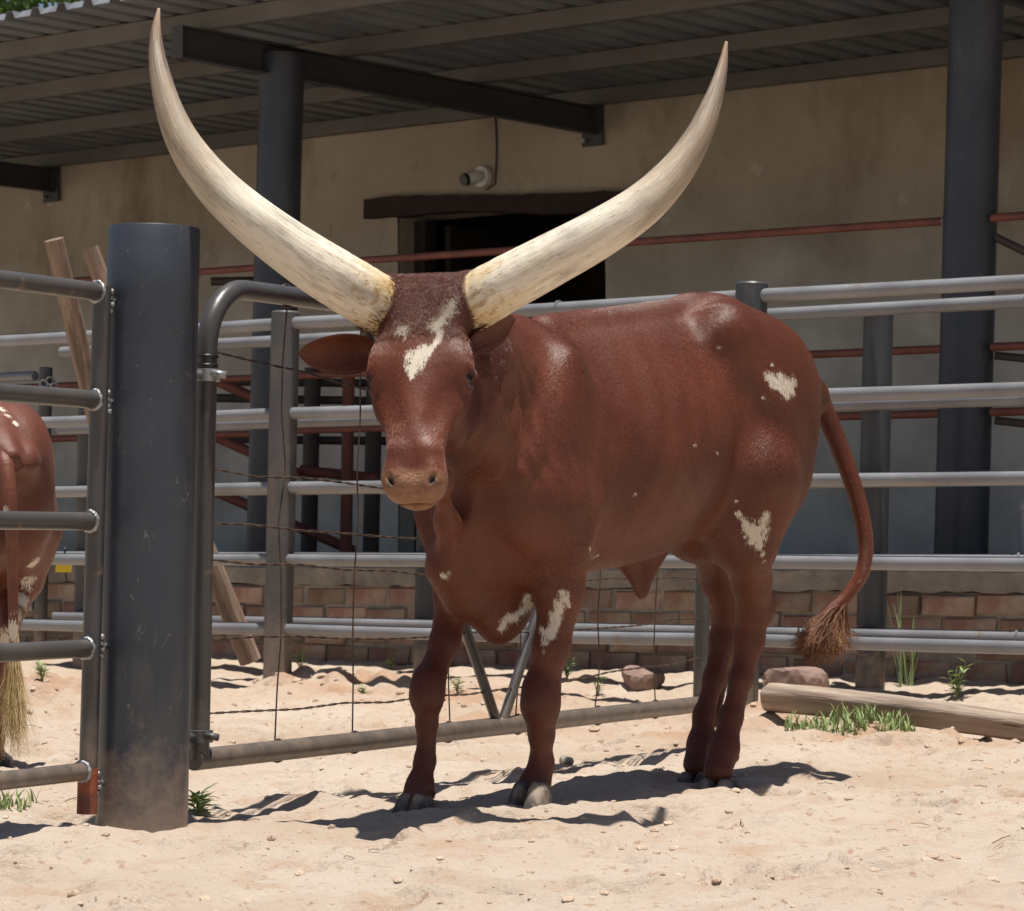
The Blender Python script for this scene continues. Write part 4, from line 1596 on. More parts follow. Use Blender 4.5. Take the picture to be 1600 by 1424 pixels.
        q = (np.abs(Q / wz) ** p_ + np.abs(zn) ** p_) ** (1 / p_)
        d_ = (q - 1) * np.minimum(wz, d1 / 2)
        dt = np.maximum(np.maximum(-0.015 - T, T - 0.462), 0)
        return np.where(dt > 0, np.sqrt(dt * dt + np.maximum(d_ + 0.004, 0) ** 2) - 0.004, d_)
    S.add(head, LO, HI, 0.03)
    AX = [HD, HY, HZ]
    S.ell(H(-0.005, 0, -0.035), (0.035, 0.075, 0.05), 0.04, AX)          # poll
    for sg in (1, -1):
        S.cone(H(0.02, sg * 0.06, -0.045), H(0.0, sg * 0.098, -0.045), 0.058, 0.056, 0.035)   # horn seats
        S.ell(H(0.168, sg * 0.090, -0.024), (0.046, 0.017, 0.020), 0.045, AX)       # brow
        S.ell(H(0.228, sg * 0.078, -0.058), (0.04, 0.014, 0.018), 0.045, AX)        # cheek bone under the eye
        S.ell(H(0.199, sg * 0.106, -0.038), (0.022, 0.014, 0.014), 0.014, AX, sub=True)   # eye socket
        S.ell(H(0.108, sg * 0.112, -0.055), (0.03, 0.02, 0.03), 0.03, AX, sub=True)    # temple
        S.ell(H(0.22, sg * 0.062, -0.15), (0.075, 0.035, 0.055), 0.04, AX)          # jaw muscle
        S.cone(H(0.235, sg * 0.074, -0.066), H(0.370, sg * 0.040, -0.028), 0.006, 0.004, 0.05)  # facial crest
        S.cone(H(0.385, sg * 0.036, -0.020), H(0.43, sg * 0.040, -0.026), 0.006, 0.010, 0.04)   # nasal side
        S.ell(H(0.438, sg * 0.040, -0.030), (0.026, 0.016, 0.016), 0.028, AX)       # nostril wing
        S.ell(H(0.450, sg * 0.042, -0.010), (0.0165, 0.0072, 0.022), 0.007, [HD * 0.86 - HY * sg * 0.5, HY * 0.86 + HD * sg * 0.5, HZ], sub=True)  # nostril
        S.ell(H(0.425, sg * 0.040, -0.062), (0.033, 0.019, 0.03), 0.035, AX)           # upper lip
    S.ell(H(0.452, 0, -0.042), (0.020, 0.038, 0.026), 0.03, AX)                      # nose pad
    S.ell(H(0.422, 0, -0.104), (0.040, 0.032, 0.02), 0.025, AX)                     # chin
    S.cone(H(0.462, -0.055, -0.084), H(0.462, 0.055, -0.084), 0.0055, 0.0055, 0.008, sub=True)   # mouth
    for sg in (1, -1):
        S.cone(H(0.462, sg * 0.04, -0.084), H(0.40, sg * 0.066, -0.095), 0.006, 0.004, 0.008, sub=True)
        # upper eyelids
        S.cone(H(0.178, sg * 0.097, -0.018), H(0.186, sg * 0.110, -0.045), 0.009, 0.008, 0.012)
        S.cone(H(0.216, sg * 0.094, -0.026), H(0.214, sg * 0.104, -0.048), 0.006, 0.006, 0.012)

    # ---- ribs: slight relief on the barrel
    X, Y, Z = [a_.astype(np.float32) for a_ in (xs[:, None, None], ys[None, :, None], zs[None, None, :])]
    ev = np.exp(-((X + 0.46) / 0.20) ** 2) * np.exp(-((Z - 0.86) / 0.17) ** 2) * np.clip(np.abs(Y) / 0.2, 0, 1)
    S.F -= (0.0030 * ev * np.sin((X + 0.22 * (Z - 0.8)) * 2 * math.pi / 0.082)).astype(np.float32)
    nk = np.exp(-((X - 0.08) / 0.13) ** 2) * np.exp(-((Z - 0.86) / 0.15) ** 2) * np.clip((Y - 0.02) / 0.1, 0, 1)
    S.F -= (0.0055 * nk * (np.sin((X * 1.0 + 0.30 * (Z - 0.8)) * 70 + 1.4 * np.sin(Z * 17)) + 0.5 * np.sin(X * 121 - Z * 23 + 2 * np.sin(Z * 29)))).astype(np.float32)
    sh = np.exp(-((X + 0.12) / 0.16) ** 2) * np.exp(-((Z - 0.80) / 0.20) ** 2) * np.clip(Y / 0.1, 0, 1)
    S.F -= (0.0045 * sh * np.sin(X * 33 + Z * 21 + 2 * np.sin(Z * 13 + X * 9))).astype(np.float32)
    fl = np.exp(-((X + 0.95) / 0.22) ** 2) * np.exp(-((Z - 0.9) / 0.22) ** 2)
    S.F -= (0.0028 * fl * np.sin(X * 27 - Z * 19 + 2 * np.sin(Z * 11 - X * 7))).astype(np.float32)
    V, Fq = S.mesh()
    legs = {'LF': LF, 'RF': RF, 'LH': LH, 'RH': RH}
    return V, Fq, legs


def ear_geo(root, tip, normal, width, n=18, m_=11, cup=0.45, th=0.005):
    """cupped leaf, double skinned; returns V, F"""
    root, tip, normal = np.array(root), np.array(tip), np.array(normal)
    ax_ = tip - root
    L = np.linalg.norm(ax_)
    ax_ = ax_ / L
    normal = normal - ax_ * (normal @ ax_)
    normal /= np.linalg.norm(normal)
    sd = np.cross(normal, ax_)
    V = []
    for lay in (0, 1):
        for i in range(n + 1):
            t_ = i / n
            wv = width * (0.30 * (1 - t_) ** 2 + 1.0 * math.sin(math.pi * min(1, 0.05 + t_ * 0.93)) ** 0.62) * (1 - 0.10 * t_)
            wv = max(wv * (1 if t_ < 0.93 else (1 - (t_ - 0.93) / 0.07 * 0.75)), 0.002)
            for j in range(m_ + 1):
                s_ = (j / m_ * 2 - 1)
                th_ = th * (1 - abs(s_) ** 3) * (1 - 0.6 * t_) + 0.0012
                dep = -cup * wv * (1 - s_ * s_) * (1.05 - 0.75 * t_)
                p_ = root + ax_ * (t_ * L) + sd * (wv * s_ * 0.5) + normal * (dep - (th_ if lay else 0) + 0.010 * math.sin(t_ * 3))
                V.append(p_)
    Fs = []
    N = (n + 1) * (m_ + 1)
    for i in range(n):
        for j in range(m_):
            a_ = i * (m_ + 1) + j
            b_ = a_ + m_ + 1
            Fs.append((a_, b_, b_ + 1, a_ + 1))
            Fs.append((N + a_, N + a_ + 1, N + b_ + 1, N + b_))
    for i in range(n):
        for j in (0, m_):
            a_ = i * (m_ + 1) + j
            b_ = a_ + m_ + 1
            q = (a_, N + a_, N + b_, b_)
            Fs.append(q if j == 0 else q[::-1])
    for j in range(m_):
        a_ = n * (m_ + 1) + j
        Fs.append((a_, N + a_, N + a_ + 1, a_ + 1))
    return np.array(V), np.array(Fs)


def cmr(pts, n):
    """Catmull-Rom through points, n samples"""
    P = [np.array(p_, float) for p_ in pts]
    P = [2 * P[0] - P[1]] + P + [2 * P[-1] - P[-2]]
    out = []
    segs = len(P) - 3
    for k in range(n):
        u = k / (n - 1) * segs
        i = min(int(u), segs - 1)
        t_ = u - i
        a_, b_, c_, d_ = P[i:i + 4]
        out.append(0.5 * ((2 * b_) + (c_ - a_) * t_ + (2 * a_ - 5 * b_ + 4 * c_ - d_) * t_ ** 2 + (3 * b_ - a_ - 3 * c_ + d_) * t_ ** 3))
    return out


def hide_material(name, red, dark, lightness=1.0):
    m = bpy.data.materials.new(name)
    m.use_nodes = True
    t = m.node_tree
    b = t.nodes['Principled BSDF']
    b.inputs['Roughness'].default_value = 0.46
    b.inputs['Specular IOR Level'].default_value = 0.38
    b.inputs['Sheen Weight'].default_value = 0.03
    b.inputs['Sheen Roughness'].default_value = 0.38
    b.inputs['Sheen Tint'].default_value = (1, 0.80, 0.74, 1)
    tc = t.nodes.new('ShaderNodeTexCoord')

    def noise(s, d=5, r=0.6, st=(1, 1, 1)):
        mp = t.nodes.new('ShaderNodeMapping')
        mp.inputs['Scale'].default_value = st
        t.links.new(tc.outputs['Object'], mp.inputs[0])
        n = t.nodes.new('ShaderNodeTexNoise')
        n.inputs['Scale'].default_value = s
        n.inputs['Detail'].default_value = d
        n.inputs['Roughness'].default_value = r
        t.links.new(mp.outputs[0], n.inputs['Vector'])
        return n.outputs[0]

    def rng(n, lo, hi, a=0, bb=1):
        r = t.nodes.new('ShaderNodeMapRange')
        r.inputs[1].default_value = lo
        r.inputs[2].default_value = hi
        r.inputs[3].default_value = a
        r.inputs[4].default_value = bb
        t.links.new(n, r.inputs[0])
        return r.outputs[0]

    def mixc(fac, a, c):
        x = t.nodes.new('ShaderNodeMix')
        x.data_type = 'RGBA'
        t.links.new(fac, x.inputs[0])
        for sock, val in ((x.inputs[6], a), (x.inputs[7], c)):
            if isinstance(val, tuple):
                sock.default_value = (*val, 1)
            else:
                t.links.new(val, sock)
        return x.outputs[2]

    def attr(n):
        a = t.nodes.new('ShaderNodeAttribute')
        a.attribute_name = n
        return a.outputs['Fac']

    def math_(op, a, c):
        x = t.nodes.new('ShaderNodeMath')
        x.operation = op
        for s_, val in zip(x.inputs, (a, c)):
            if isinstance(val, (int, float)):
                s_.default_value = val
            else:
                t.links.new(val, s_)
        return x.outputs[0]
    c = mixc(rng(noise(3.2, 7, 0.62), 0.34, 0.66), red, dark)
    c = mixc(rng(noise(9, 6, 0.65, (1, 1, 0.6)), 0.54, 0.72, 0, 0.45), c, (red[0] * 1.35, red[1] * 1.7, red[2] * 1.9))
    c = mixc(rng(noise(70, 4, 0.7, (1, 1, 0.25)), 0.4, 0.7, 0, 0.4), c, tuple(q * 0.6 for q in red))
    c = mixc(math_('MULTIPLY', attr('tan'), 0.92), c, mixc(rng(noise(60, 5), 0.4, 0.65), (0.29, 0.15, 0.08), (0.20, 0.095, 0.052)))
    c = mixc(attr('dark'), c, (0.018, 0.012, 0.011))
    wf = math_('ADD', attr('white'), math_('MULTIPLY', math_('SUBTRACT', noise(40, 5, 0.7), 0.5), 2.2))
    wf = math_('ADD', wf, math_('MULTIPLY', math_('SUBTRACT', noise(230, 3, 0.6, (1, 1, 0.22)), 0.5), 1.9))
    wf = math_('ADD', wf, math_('MULTIPLY', math_('SUBTRACT', noise(14, 2, 0.5), 0.5), 0.5))
    wm = math_('MULTIPLY', rng(wf, 0.34, 0.66), rng(attr('white'), 0.02, 0.14))
    c = mixc(wm, c, (0.64, 0.57, 0.47))
    t.links.new(c, b.inputs['Base Color'])
    # short-hair relief: fine streaks, curlier on the forehead
    h1 = noise(260, 3, 0.6, (0.45, 1, 0.28))
    h2 = noise(120, 3, 0.6)
    hh = mixc(attr('curl'), h1, h2)
    bp = t.nodes.new('ShaderNodeBump')
    bp.inputs['Strength'].default_value = 0.5
    bp.inputs['Distance'].default_value = 0.003
    t.links.new(hh, bp.inputs['Height'])
    bp2 = t.nodes.new('ShaderNodeBump')
    bp2.inputs['Strength'].default_value = 0.25
    bp2.inputs['Distance'].default_value = 0.012
    t.links.new(noise(17, 4, 0.6), bp2.inputs['Height'])
    t.links.new(bp.outputs[0], bp2.inputs['Normal'])
    nb_ = t.nodes.new('ShaderNodeBump')
    nb_.inputs['Distance'].default_value = 0.004
    t.links.new(math_('MULTIPLY', attr('tan'), 0.7), nb_.inputs['Strength'])
    t.links.new(noise(150, 2, 0.5), nb_.inputs['Height'])
    t.links.new(bp2.outputs[0], nb_.inputs['Normal'])
    cb = t.nodes.new('ShaderNodeBump')
    cb.inputs['Distance'].default_value = 0.007
    t.links.new(math_('MULTIPLY', attr('curl'), 0.6), cb.inputs['Strength'])
    t.links.new(noise(95, 4, 0.65, (1, 1, 0.6)), cb.inputs['Height'])
    t.links.new(nb_.outputs[0], cb.inputs['Normal'])
    t.links.new(cb.outputs[0], b.inputs['Normal'])
    t.links.new(rng(noise(6, 4, 0.6), 0.3, 0.7, 0.40, 0.58), b.inputs['Roughness'])
    return m


def horn_material():
    m = bpy.data.materials.new('cream_horn')
    m.use_nodes = True
    t = m.node_tree
    b = t.nodes['Principled BSDF']
    b.inputs['Roughness'].default_value = 0.5
    b.inputs['Specular IOR Level'].default_value = 0.35

    def att(n):
        a = t.nodes.new('ShaderNodeAttribute')
        a.attribute_name = n
        return a

    hc = att('hcoord').outputs['Vector']

    def ns(s_, st=(1, 1, 1), d=7, r=0.65):
        mp = t.nodes.new('ShaderNodeMapping')
        mp.inputs['Scale'].default_value = st
        t.links.new(hc, mp.inputs[0])
        n = t.nodes.new('ShaderNodeTexNoise')
        n.inputs['Scale'].default_value = s_
        n.inputs['Detail'].default_value = d
        n.inputs['Roughness'].default_value = r
        t.links.new(mp.outputs[0], n.inputs['Vector'])
        return n.outputs[0]

    def mth(op, a, c, e=None):
        x = t.nodes.new('ShaderNodeMath')
        x.operation = op
        for s_, val in zip(x.inputs, (a, c, e)):
            if val is None:
                continue
            if isinstance(val, (int, float)):
                s_.default_value = val
            else:
                t.links.new(val, s_)
        return x.outputs[0]

    def rng(n, lo, hi, a=0.0, e=1.0):
        r = t.nodes.new('ShaderNodeMapRange')
        for k, val in enumerate((lo, hi, a, e)):
            r.inputs[k + 1].default_value = val
        t.links.new(n, r.inputs[0])
        return r.outputs[0]

    def mixc(f, a, cc):
        x = t.nodes.new('ShaderNodeMix')
        x.data_type = 'RGBA'
        t.links.new(f, x.inputs[0])
        t.links.new(a, x.inputs[6])
        x.inputs[7].default_value = (*cc, 1)
        return x.outputs[2]
    al = att('along').outputs['Fac']
    ramp = t.nodes.new('ShaderNodeValToRGB')
    cr_ = ramp.color_ramp
    cr_.elements[0].position = 0.0
    cr_.elements[0].color = (0.50, 0.30, 0.12, 1)
    cr_.elements[1].position = 1.0
    cr_.elements[1].color = (0.38, 0.22, 0.12, 1)
    for pos, col in ((0.09, (0.56, 0.38, 0.17)), (0.16, (0.68, 0.57, 0.39)), (0.22, (0.74, 0.68, 0.56)), (0.44, (0.70, 0.64, 0.53)), (0.56, (0.44, 0.365, 0.27)), (0.70, (0.235, 0.18, 0.13)), (0.88, (0.14, 0.10, 0.075))):
        e = cr_.elements.new(pos)
        e.color = (*col, 1)
    pos = mth('ADD', al, mth('MULTIPLY', mth('SUBTRACT', ns(1.6), 0.5), 0.45))
    t.links.new(pos, ramp.inputs[0])
    c = ramp.outputs[0]
    c = mixc(rng(ns(3.2, (0.5, 2, 2)), 0.50, 0.68, 0, 0.55), c, (0.46, 0.33, 0.19))
    c = mixc(rng(ns(2.2, (1, 1, 1)), 0.52, 0.66, 0, 0.75), c, (0.33, 0.29, 0.235))
    c = mixc(rng(ns(13, (1.2, 2, 2)), 0.57, 0.68, 0, 0.75), c, (0.16, 0.125, 0.09))
    c = mixc(rng(ns(9, (0.6, 1.2, 1.2)), 0.60, 0.72, 0, 0.5), c, (0.72, 0.62, 0.46))
    # peeling ledges near the base
    pe = mth('MULTIPLY', rng(ns(7.0, (2.5, 1, 1), 5), 0.55, 0.62), rng(al, 0.16, 0.27, 1, 0))
    c = mixc(mth('MULTIPLY', pe, 0.7), c, (0.40, 0.22, 0.08))
    t.links.new(c, b.inputs['Base Color'])
    ring = mth('MULTIPLY', mth('SINE', mth('MULTIPLY', mth('ADD', al, mth('MULTIPLY', ns(3), 0.03)), 210.0), 0), rng(al, 0.12, 0.42, 0.22, 0))
    hgt = mth('ADD', mth('ADD', mth('MULTIPLY', ns(7, (0.5, 3, 3)), 0.5), ring), mth('MULTIPLY', pe, -0.6))
    bp = t.nodes.new('ShaderNodeBump')
    bp.inputs['Strength'].default_value = 0.45
    bp.inputs['Distance'].default_value = 0.006
    t.links.new(hgt, bp.inputs['Height'])
    t.links.new(bp.outputs[0], b.inputs['Normal'])
    return m


M['horn'] = horn_material()
M['eye'] = mat('dark_wet_eye', (0.012, 0.007, 0.005), 0.08, (0.02, 0.01, 0.008), 30)
M['hoof'] = mat('grey_hoof', (0.085, 0.073, 0.064), 0.7, (0.045, 0.039, 0.035), 14, bump=0.5, bscale=60, stretch=(1, 1, 0.3),
                extra=[((0.33, 0.26, 0.2), 18, 0.47, 0.66, (1, 1, 0.6))])
M['fringe'] = mat('forehead_hair_brown', (0.13, 0.04, 0.024), 0.55, (0.085, 0.026, 0.016), 30)
M['tuft'] = mat('tail_hair_brown', (0.30, 0.145, 0.075), 0.6, (0.17, 0.072, 0.04), 25)
M['tuft_tip'] = mat('tail_hair_ginger', (0.46, 0.24, 0.10), 0.6, (0.3, 0.14, 0.06), 25)
M['blond'] = mat('tail_hair_blond', (0.62, 0.48, 0.25), 0.55, (0.45, 0.32, 0.15), 25)

HIDE = hide_material('red_brown_hide', (0.138, 0.034, 0.0140), (0.082, 0.0190, 0.0083))
HIDE2 = hide_material('chestnut_hide', (0.165, 0.052, 0.029), (0.11, 0.033, 0.019))


def coat_material():
    m = bpy.data.materials.new('red_brown_coat_hair')
    m.use_nodes = True
    t = m.node_tree
    b = t.nodes['Principled BSDF']
    b.inputs['Roughness'].default_value = 0.30
    b.inputs['Specular IOR Level'].default_value = 1.0

    def attr(n):
        a = t.nodes.new('ShaderNodeAttribute')
        a.attribute_name = n
        return a.outputs['Fac']

    def mixc(fac, a, c):
        x = t.nodes.new('ShaderNodeMix')
        x.data_type = 'RGBA'
        t.links.new(fac, x.inputs[0])
        for sock, val in ((x.inputs[6], a), (x.inputs[7], c)):
            if isinstance(val, tuple):
                sock.default_value = (*val, 1)
            else:
                t.links.new(val, sock)
        return x.outputs[2]
    c = mixc(attr('shade'), (0.32, 0.088, 0.038), (0.092, 0.0215, 0.0092))
    c = mixc(attr('tan'), c, (0.25, 0.125, 0.065))
    c = mixc(attr('dark'), c, (0.018, 0.012, 0.011))
    c = mixc(attr('whitehair'), c, (0.68, 0.61, 0.51))
    t.links.new(c, b.inputs['Base Color'])
    return m


HAIR = coat_material()


def horn_geo(pts, widths, n=110, seg=30, rough=True, seed=0):
    rnd = np.random.RandomState(seed)
    C = cmr(pts, n)
    wk = np.interp(np.linspace(0, 1, n), np.linspace(0, 1, len(widths)), widths)
    # smooth widths
    for _ in range(6):
        wk[1:-1] = (wk[:-2] + 2 * wk[1:-1] + wk[2:]) / 4
    V = []
    along = []
    u = None
    for i in range(n):
        a_ = C[max(i - 1, 0)]
        b_ = C[min(i + 1, n - 1)]
        tg = (b_ - a_) / np.linalg.norm(b_ - a_)
        if u is None:
            u = np.cross(tg, np.array([0.0, 0, 1.0]))
            u /= np.linalg.norm(u)
        u = u - tg * (u @ tg)
        u /= np.linalg.norm(u)
        v = np.cross(tg, u)
        q = i / (n - 1)
        for k in range(seg):
            an = 2 * math.pi * k / seg
            r = wk[i] / 2
            if rough and q < 0.30:
                f = (1 - q / 0.30)
                r *= 1 + f * (0.018 * math.sin(q * 160 + 2 * math.sin(an * 2)) + 0.028 * math.sin(3 * an + q * 30) * math.sin(q * 60 + an) + 0.012 * rnd.uniform(-1, 1))
            r *= 1 + 0.003 * rnd.uniform(-1, 1) + 0.012 * math.sin(2 * an + q * 6)
            V.append(C[i] + (u * math.cos(an) + v * math.sin(an)) * r)
            along.append(q)
    Fs = []
    for i in range(n - 1):
        for k in range(seg):
            p0 = i * seg + k
            p1 = i * seg + (k + 1) % seg
            Fs.append((p0, p1, p1 + seg, p0 + seg))
    V.append(C[-1] + (C[-1] - C[-2]) * 0.4)
    along.append(1.0)
    e = len(V) - 1
    tri = [((n - 1) * seg + k, (n - 1) * seg + (k + 1) % seg, e, e) for k in range(seg)]
    return np.array(V), Fs, tri, along


def claw_geo(length, width, height, side):
    """one half of a cloven hoof; x forward, z up, origin at ground under its middle"""
    V, Fs = [], []
    secs = [(0.0, 1.0, 1.0, 0.0), (0.12, 1.02, 1.02, 0.0), (0.4, 0.93, 0.97, -0.06), (0.7, 0.80, 0.92, -0.14), (0.92, 0.66, 0.84, -0.21), (1.0, 0.55, 0.7, -0.24)]
    n = 18
    for (hz, fl, fw, sh) in secs:
        for k in range(n):
            a = 2 * math.pi * k / n
            cx, sy = math.cos(a), math.sin(a)
            e = 0.86
            x = math.copysign(abs(cx) ** e, cx) * length / 2 * fl
            y = math.copysign(abs(sy) ** e, sy) * width / 2 * fw
            if cx > 0:
                y *= 1 - 0.38 * cx ** 2
                y += -side * width * 0.14 * cx ** 2
            z = hz * height * (1.0 if cx < -0.2 else 1.0 + 0.10 * cx) * (0.82 if cx < -0.3 else 1)
            V.append((x + sh * length, y, z))
    for i in range(len(secs) - 1):
        for k in range(n):
            p0 = i * n + k
            p1 = i * n + (k + 1) % n
            Fs.append((p0, p1, p1 + n, p0 + n))
    Fs.append(tuple(reversed(range(n))))
    Fs.append(tuple((len(secs) - 1) * n + k for k in range(n)))
    return V, Fs


def local_part(name, V, Fs, m, parent, sharp=None):
    me = bpy.data.meshes.new(name)
    me.from_pydata([tuple(float(c) for c in p_) for p_ in V], [], Fs)
    me.materials.append(m)
    me.polygons.foreach_set('use_smooth', [True] * len(me.polygons))
    if sharp:
        me.set_sharp_from_angle(angle=R(sharp))
    o = bpy.data.objects.new(name, me)
    COL.objects.link(o)
    o.parent = parent
    return o


def hair_mesh(strands):
    """strands: list of (points, r0) -> tapered three-sided hairs"""
    V, Fs = [], []
    for pts, r0 in strands:
        n0 = len(V)
        n = len(pts)
        for i, p_ in enumerate(pts):
            tg = pts[min(i + 1, n - 1)] - pts[max(i - 1, 0)]
            tg = tg / (np.linalg.norm(tg) + 1e-9)
            u = np.cross(tg, np.array([0.3, 0.9, 0.31]))
            u /= np.linalg.norm(u) + 1e-9
            v = np.cross(tg, u)
            r = r0 * (1 - 0.75 * i / (n - 1))
            for k in range(3):
                a = 2 * math.pi * k / 3
                V.append(p_ + (u * math.cos(a) + v * math.sin(a)) * r)
        for i in range(n - 1):
            for k in range(3):
                a_ = n0 + i * 3 + k
                b_ = n0 + i * 3 + (k + 1) % 3
                Fs.append((a_, b_, b_ + 3, a_ + 3))
    return V, Fs


def build_cow():
    V, Fq, legs = build_cow_mesh()
    nbody = len(V)
    parts_V = [V]
    parts_F = [Fq]
    off = len(V)
    # ears, part of the same skin
    e1 = ear_geo(px(585, 552, 6.265), px(466, 553, 6.25), dir2l(Vector((0.16, -0.90, -0.34))), 0.088)
    e2 = ear_geo(px(738, 540, 6.215), px(804, 498, 6.30), dir2l(Vector((-0.35, -0.75, -0.55))), 0.066)
    ear_rng = []
    for (ev, ef) in (e1, e2):
        parts_V.append(ev)
        parts_F.append(ef + off)
        ear_rng.append((off, off + len(ev)))
        off += len(ev)
    # tail
    tp = [px(1250, 590, 7.53), px(1272, 606, 7.56), px(1287, 640, 7.58), px(1312, 700, 7.58), px(1338, 775, 7.57), px(1352, 845, 7.56), px(1347, 895, 7.55), px(1320, 935, 7.54), px(1291, 962, 7.53), px(1276, 992, 7.53)]
    C = cmr(tp, 60)
    wk = np.interp(np.linspace(0, 1, 60), [0, 0.12, 0.3, 0.6, 0.85, 1], [0.029, 0.028, 0.024, 0.0185, 0.015, 0.009])
    tm = MB().tube([Vector(c) for c in C], list(wk), 14)
    tv = np.array([tuple(q) for q in tm.v])
    tf = np.array([f for f in tm.f if len(f) == 4])
    parts_V.append(tv)
    parts_F.append(tf + off)
    tail_rng = (off, off + len(tv))
    off += len(tv)
    AV = np.concatenate(parts_V)
    AF = np.concatenate(parts_F)
    me = mesh_np('body', AV, AF)
    AV = np.empty(len(me.vertices) * 3, np.float32)
    me.vertices.foreach_get('co', AV)
    AV = AV.reshape(-1, 3).astype(float)

    root = thing('cow', (float(CO[0]), float(CO[1]), 0.0), 'red brown long horned cow with white forehead blaze standing on the sand', 'cow')
    root.rotation_euler = (0, 0, math.atan2(CF[1], CF[0]))
    body = bpy.data.objects.new('body', me)
    COL.objects.link(body)
    body.parent = root
    me.materials.append(HIDE)

    # ---- marking fields
    polys = [tuple(p_.vertices) for p_ in me.polygons]
    WV = [l2w(p_) for p_ in AV]
    bvh = BVHTree.FromPolygons(WV, polys)
    camp = Vector((0, 0, CAMZ))
    WVn = np.array([tuple(q) for q in WV])

    def field(blobs, soft=1.0):
        out = np.zeros(len(WVn))
        for (x, y, r) in blobs:
            dr_ = (at(x, y, 1.0) - Vector((0, 0, CAMZ))).normalized()
            dr_ = Vector(((x - 800) / FPX, 1, -(y - 850) / FPX)).normalized()
            hit = bvh.ray_cast(camp, dr_)
            if hit[0] is None or hit[0].y > 8.6:
                continue
            rr = r * hit[0].y / FPX
            d_ = np.linalg.norm(WVn - np.array(hit[0]), axis=1)
            out = np.maximum(out, np.clip(1.12 - 0.72 * d_ / rr, 0, 1))
        return out

    def line(pts, n=6):
        o_ = []
        for (a, b) in zip(pts[:-1], pts[1:]):
            for k in range(n):
                t_ = k / n
                o_.append(tuple(a[i] + (b[i] - a[i]) * t_ for i in range(3)))
        return o_ + [pts[-1]]
    white = []
    white += line([(643, 590, 4), (644, 578, 9), (648, 565, 15), (655, 553, 14), (668, 547, 9), (678, 540, 5), (686, 530, 5), (687, 520, 6), (678, 512, 8), (684, 507, 5), (697, 494, 7), (704, 482, 6), (709, 470, 3)], 4)
    white += [(638, 556, 8), (664, 545, 8), (645, 572, 12)]
    white += line([(621, 520, 4), (628, 514, 6), (632, 513, 5), (633, 528, 2.5)], 3)
    white += line([(1200, 588, 7), (1210, 597, 13), (1222, 600, 19), (1234, 605, 14), (1228, 618, 8)], 3) + [(1206, 570, 3), (1240, 597, 9), (1192, 622, 3.5), (1218, 588, 9)]
    white += line([(1152, 803, 5), (1162, 815, 6), (1172, 826, 13), (1183, 836, 16), (1192, 820, 11), (1198, 803, 6)], 3) + [(1186, 852, 9), (1191, 866, 5), (1193, 877, 3), (1176, 845, 10)]
    white += line([(888, 945, 6), (880, 928, 9), (874, 950, 10), (866, 972, 10), (858, 990, 10), (846, 985, 6)], 3) + [(852, 1003, 7), (849, 1018, 3), (886, 938, 6)]
    white += line([(824, 930, 8), (820, 950, 10), (806, 962, 9), (790, 970, 9), (783, 983, 7)], 3) + [(830, 945, 7)]
    white += [(690, 899, 4), (695, 902, 4), (700, 897, 3), (930, 870, 4), (922, 858, 4), (934, 868, 3), (990, 773, 3.5), (1123, 543, 3.5), (1120, 708, 3), (1085, 695, 2.5), (1150, 783, 3)]
    white += [(742, 990, 3), (742, 1000, 3)]
    fw = field(white)
    a_ = me.attributes.new('white', 'FLOAT', 'POINT')
    a_.data.foreach_set('value', fw.astype(np.float32))
    # muzzle: tan; nostrils and eye rims dark; forehead curls
    rel = AV - HP
    T, Q, N = rel @ HD, rel @ HY, rel @ HZ
    isb = np.arange(len(AV)) < nbody
    inhead = (T > -0.06) & (T < 0.52) & (np.abs(Q) < 0.16) & (N > -0.22) & (N < 0.08) & isb
    tan = np.where(inhead, np.clip((T - 0.420) / 0.02, 0, 1) * np.clip((N + 0.13) / 0.03, 0, 1), 0)
    for (s0, s1) in ear_rng:
        pass
    dark = np.zeros(len(AV))
    for sg in (1, -1):
        d_ = np.sqrt(((T - 0.450) / 1.4) ** 2 + (Q - sg * 0.042) ** 2 + ((N + 0.022) / 1.5) ** 2)
        dark = np.maximum(dark, np.where(inhead, np.clip((0.0115 - d_) / 0.006, 0, 1), 0))
        d_ = np.sqrt(((T - 0.199) / 1.3) ** 2 + (Q - sg * 0.098) ** 2 + (N + 0.034) ** 2)
        dark = np.maximum(dark, np.where(inhead, 0.85 * np.clip((0.024 - d_) / 0.010, 0, 1), 0))
    tan = np.maximum(tan, 0)
    curl = np.where(inhead, np.clip((0.16 - T) / 0.08, 0, 1) * np.clip((N + 0.08) / 0.04, 0, 1), 0)
    for nm, arr in (('tan', tan), ('dark', dark), ('curl', curl)):
        a_ = me.attributes.new(nm, 'FLOAT', 'POINT')
        a_.data.foreach_set('value', arr.astype(np.float32))

    # ---- short coat hair lying along the body
    rh = np.random.RandomState(12)
    tri = np.array([p_ for p_ in polys if len(p_) == 4])
    a3, b3, c3, d3 = (AV[tri[:, k]] for k in range(4))
    nrm = np.cross(c3 - a3, d3 - b3)
    area = np.linalg.norm(nrm, axis=1) / 2 + 1e-12
    nrm = nrm / (2 * area[:, None])
    wgt = area * (1.0 + 1.2 * curl[tri[:, 0]])
    # only the side turned to the viewer and the light needs its full coat
    wgt = wgt * np.where((nrm @ np.array([0.35, 0.85, 0.4])) < -0.45, 0.25, 1.0)
    NH = 420000
    pick = rh.choice(len(tri), NH, p=wgt / wgt.sum())
    r1, r2 = rh.rand(NH, 1), rh.rand(NH, 1)
    P0 = (a3[pick] * (1 - r1) + b3[pick] * r1) * (1 - r2) + (d3[pick] * (1 - r1) + c3[pick] * r1) * r2
    NN = nrm[pick]
    vid = tri[pick, 0]
    tH = (P0 - HP) @ HD
    onhead = inhead[vid]
    flow = np.tile(np.array([-0.75, 0.0, -0.66]), (NH, 1))
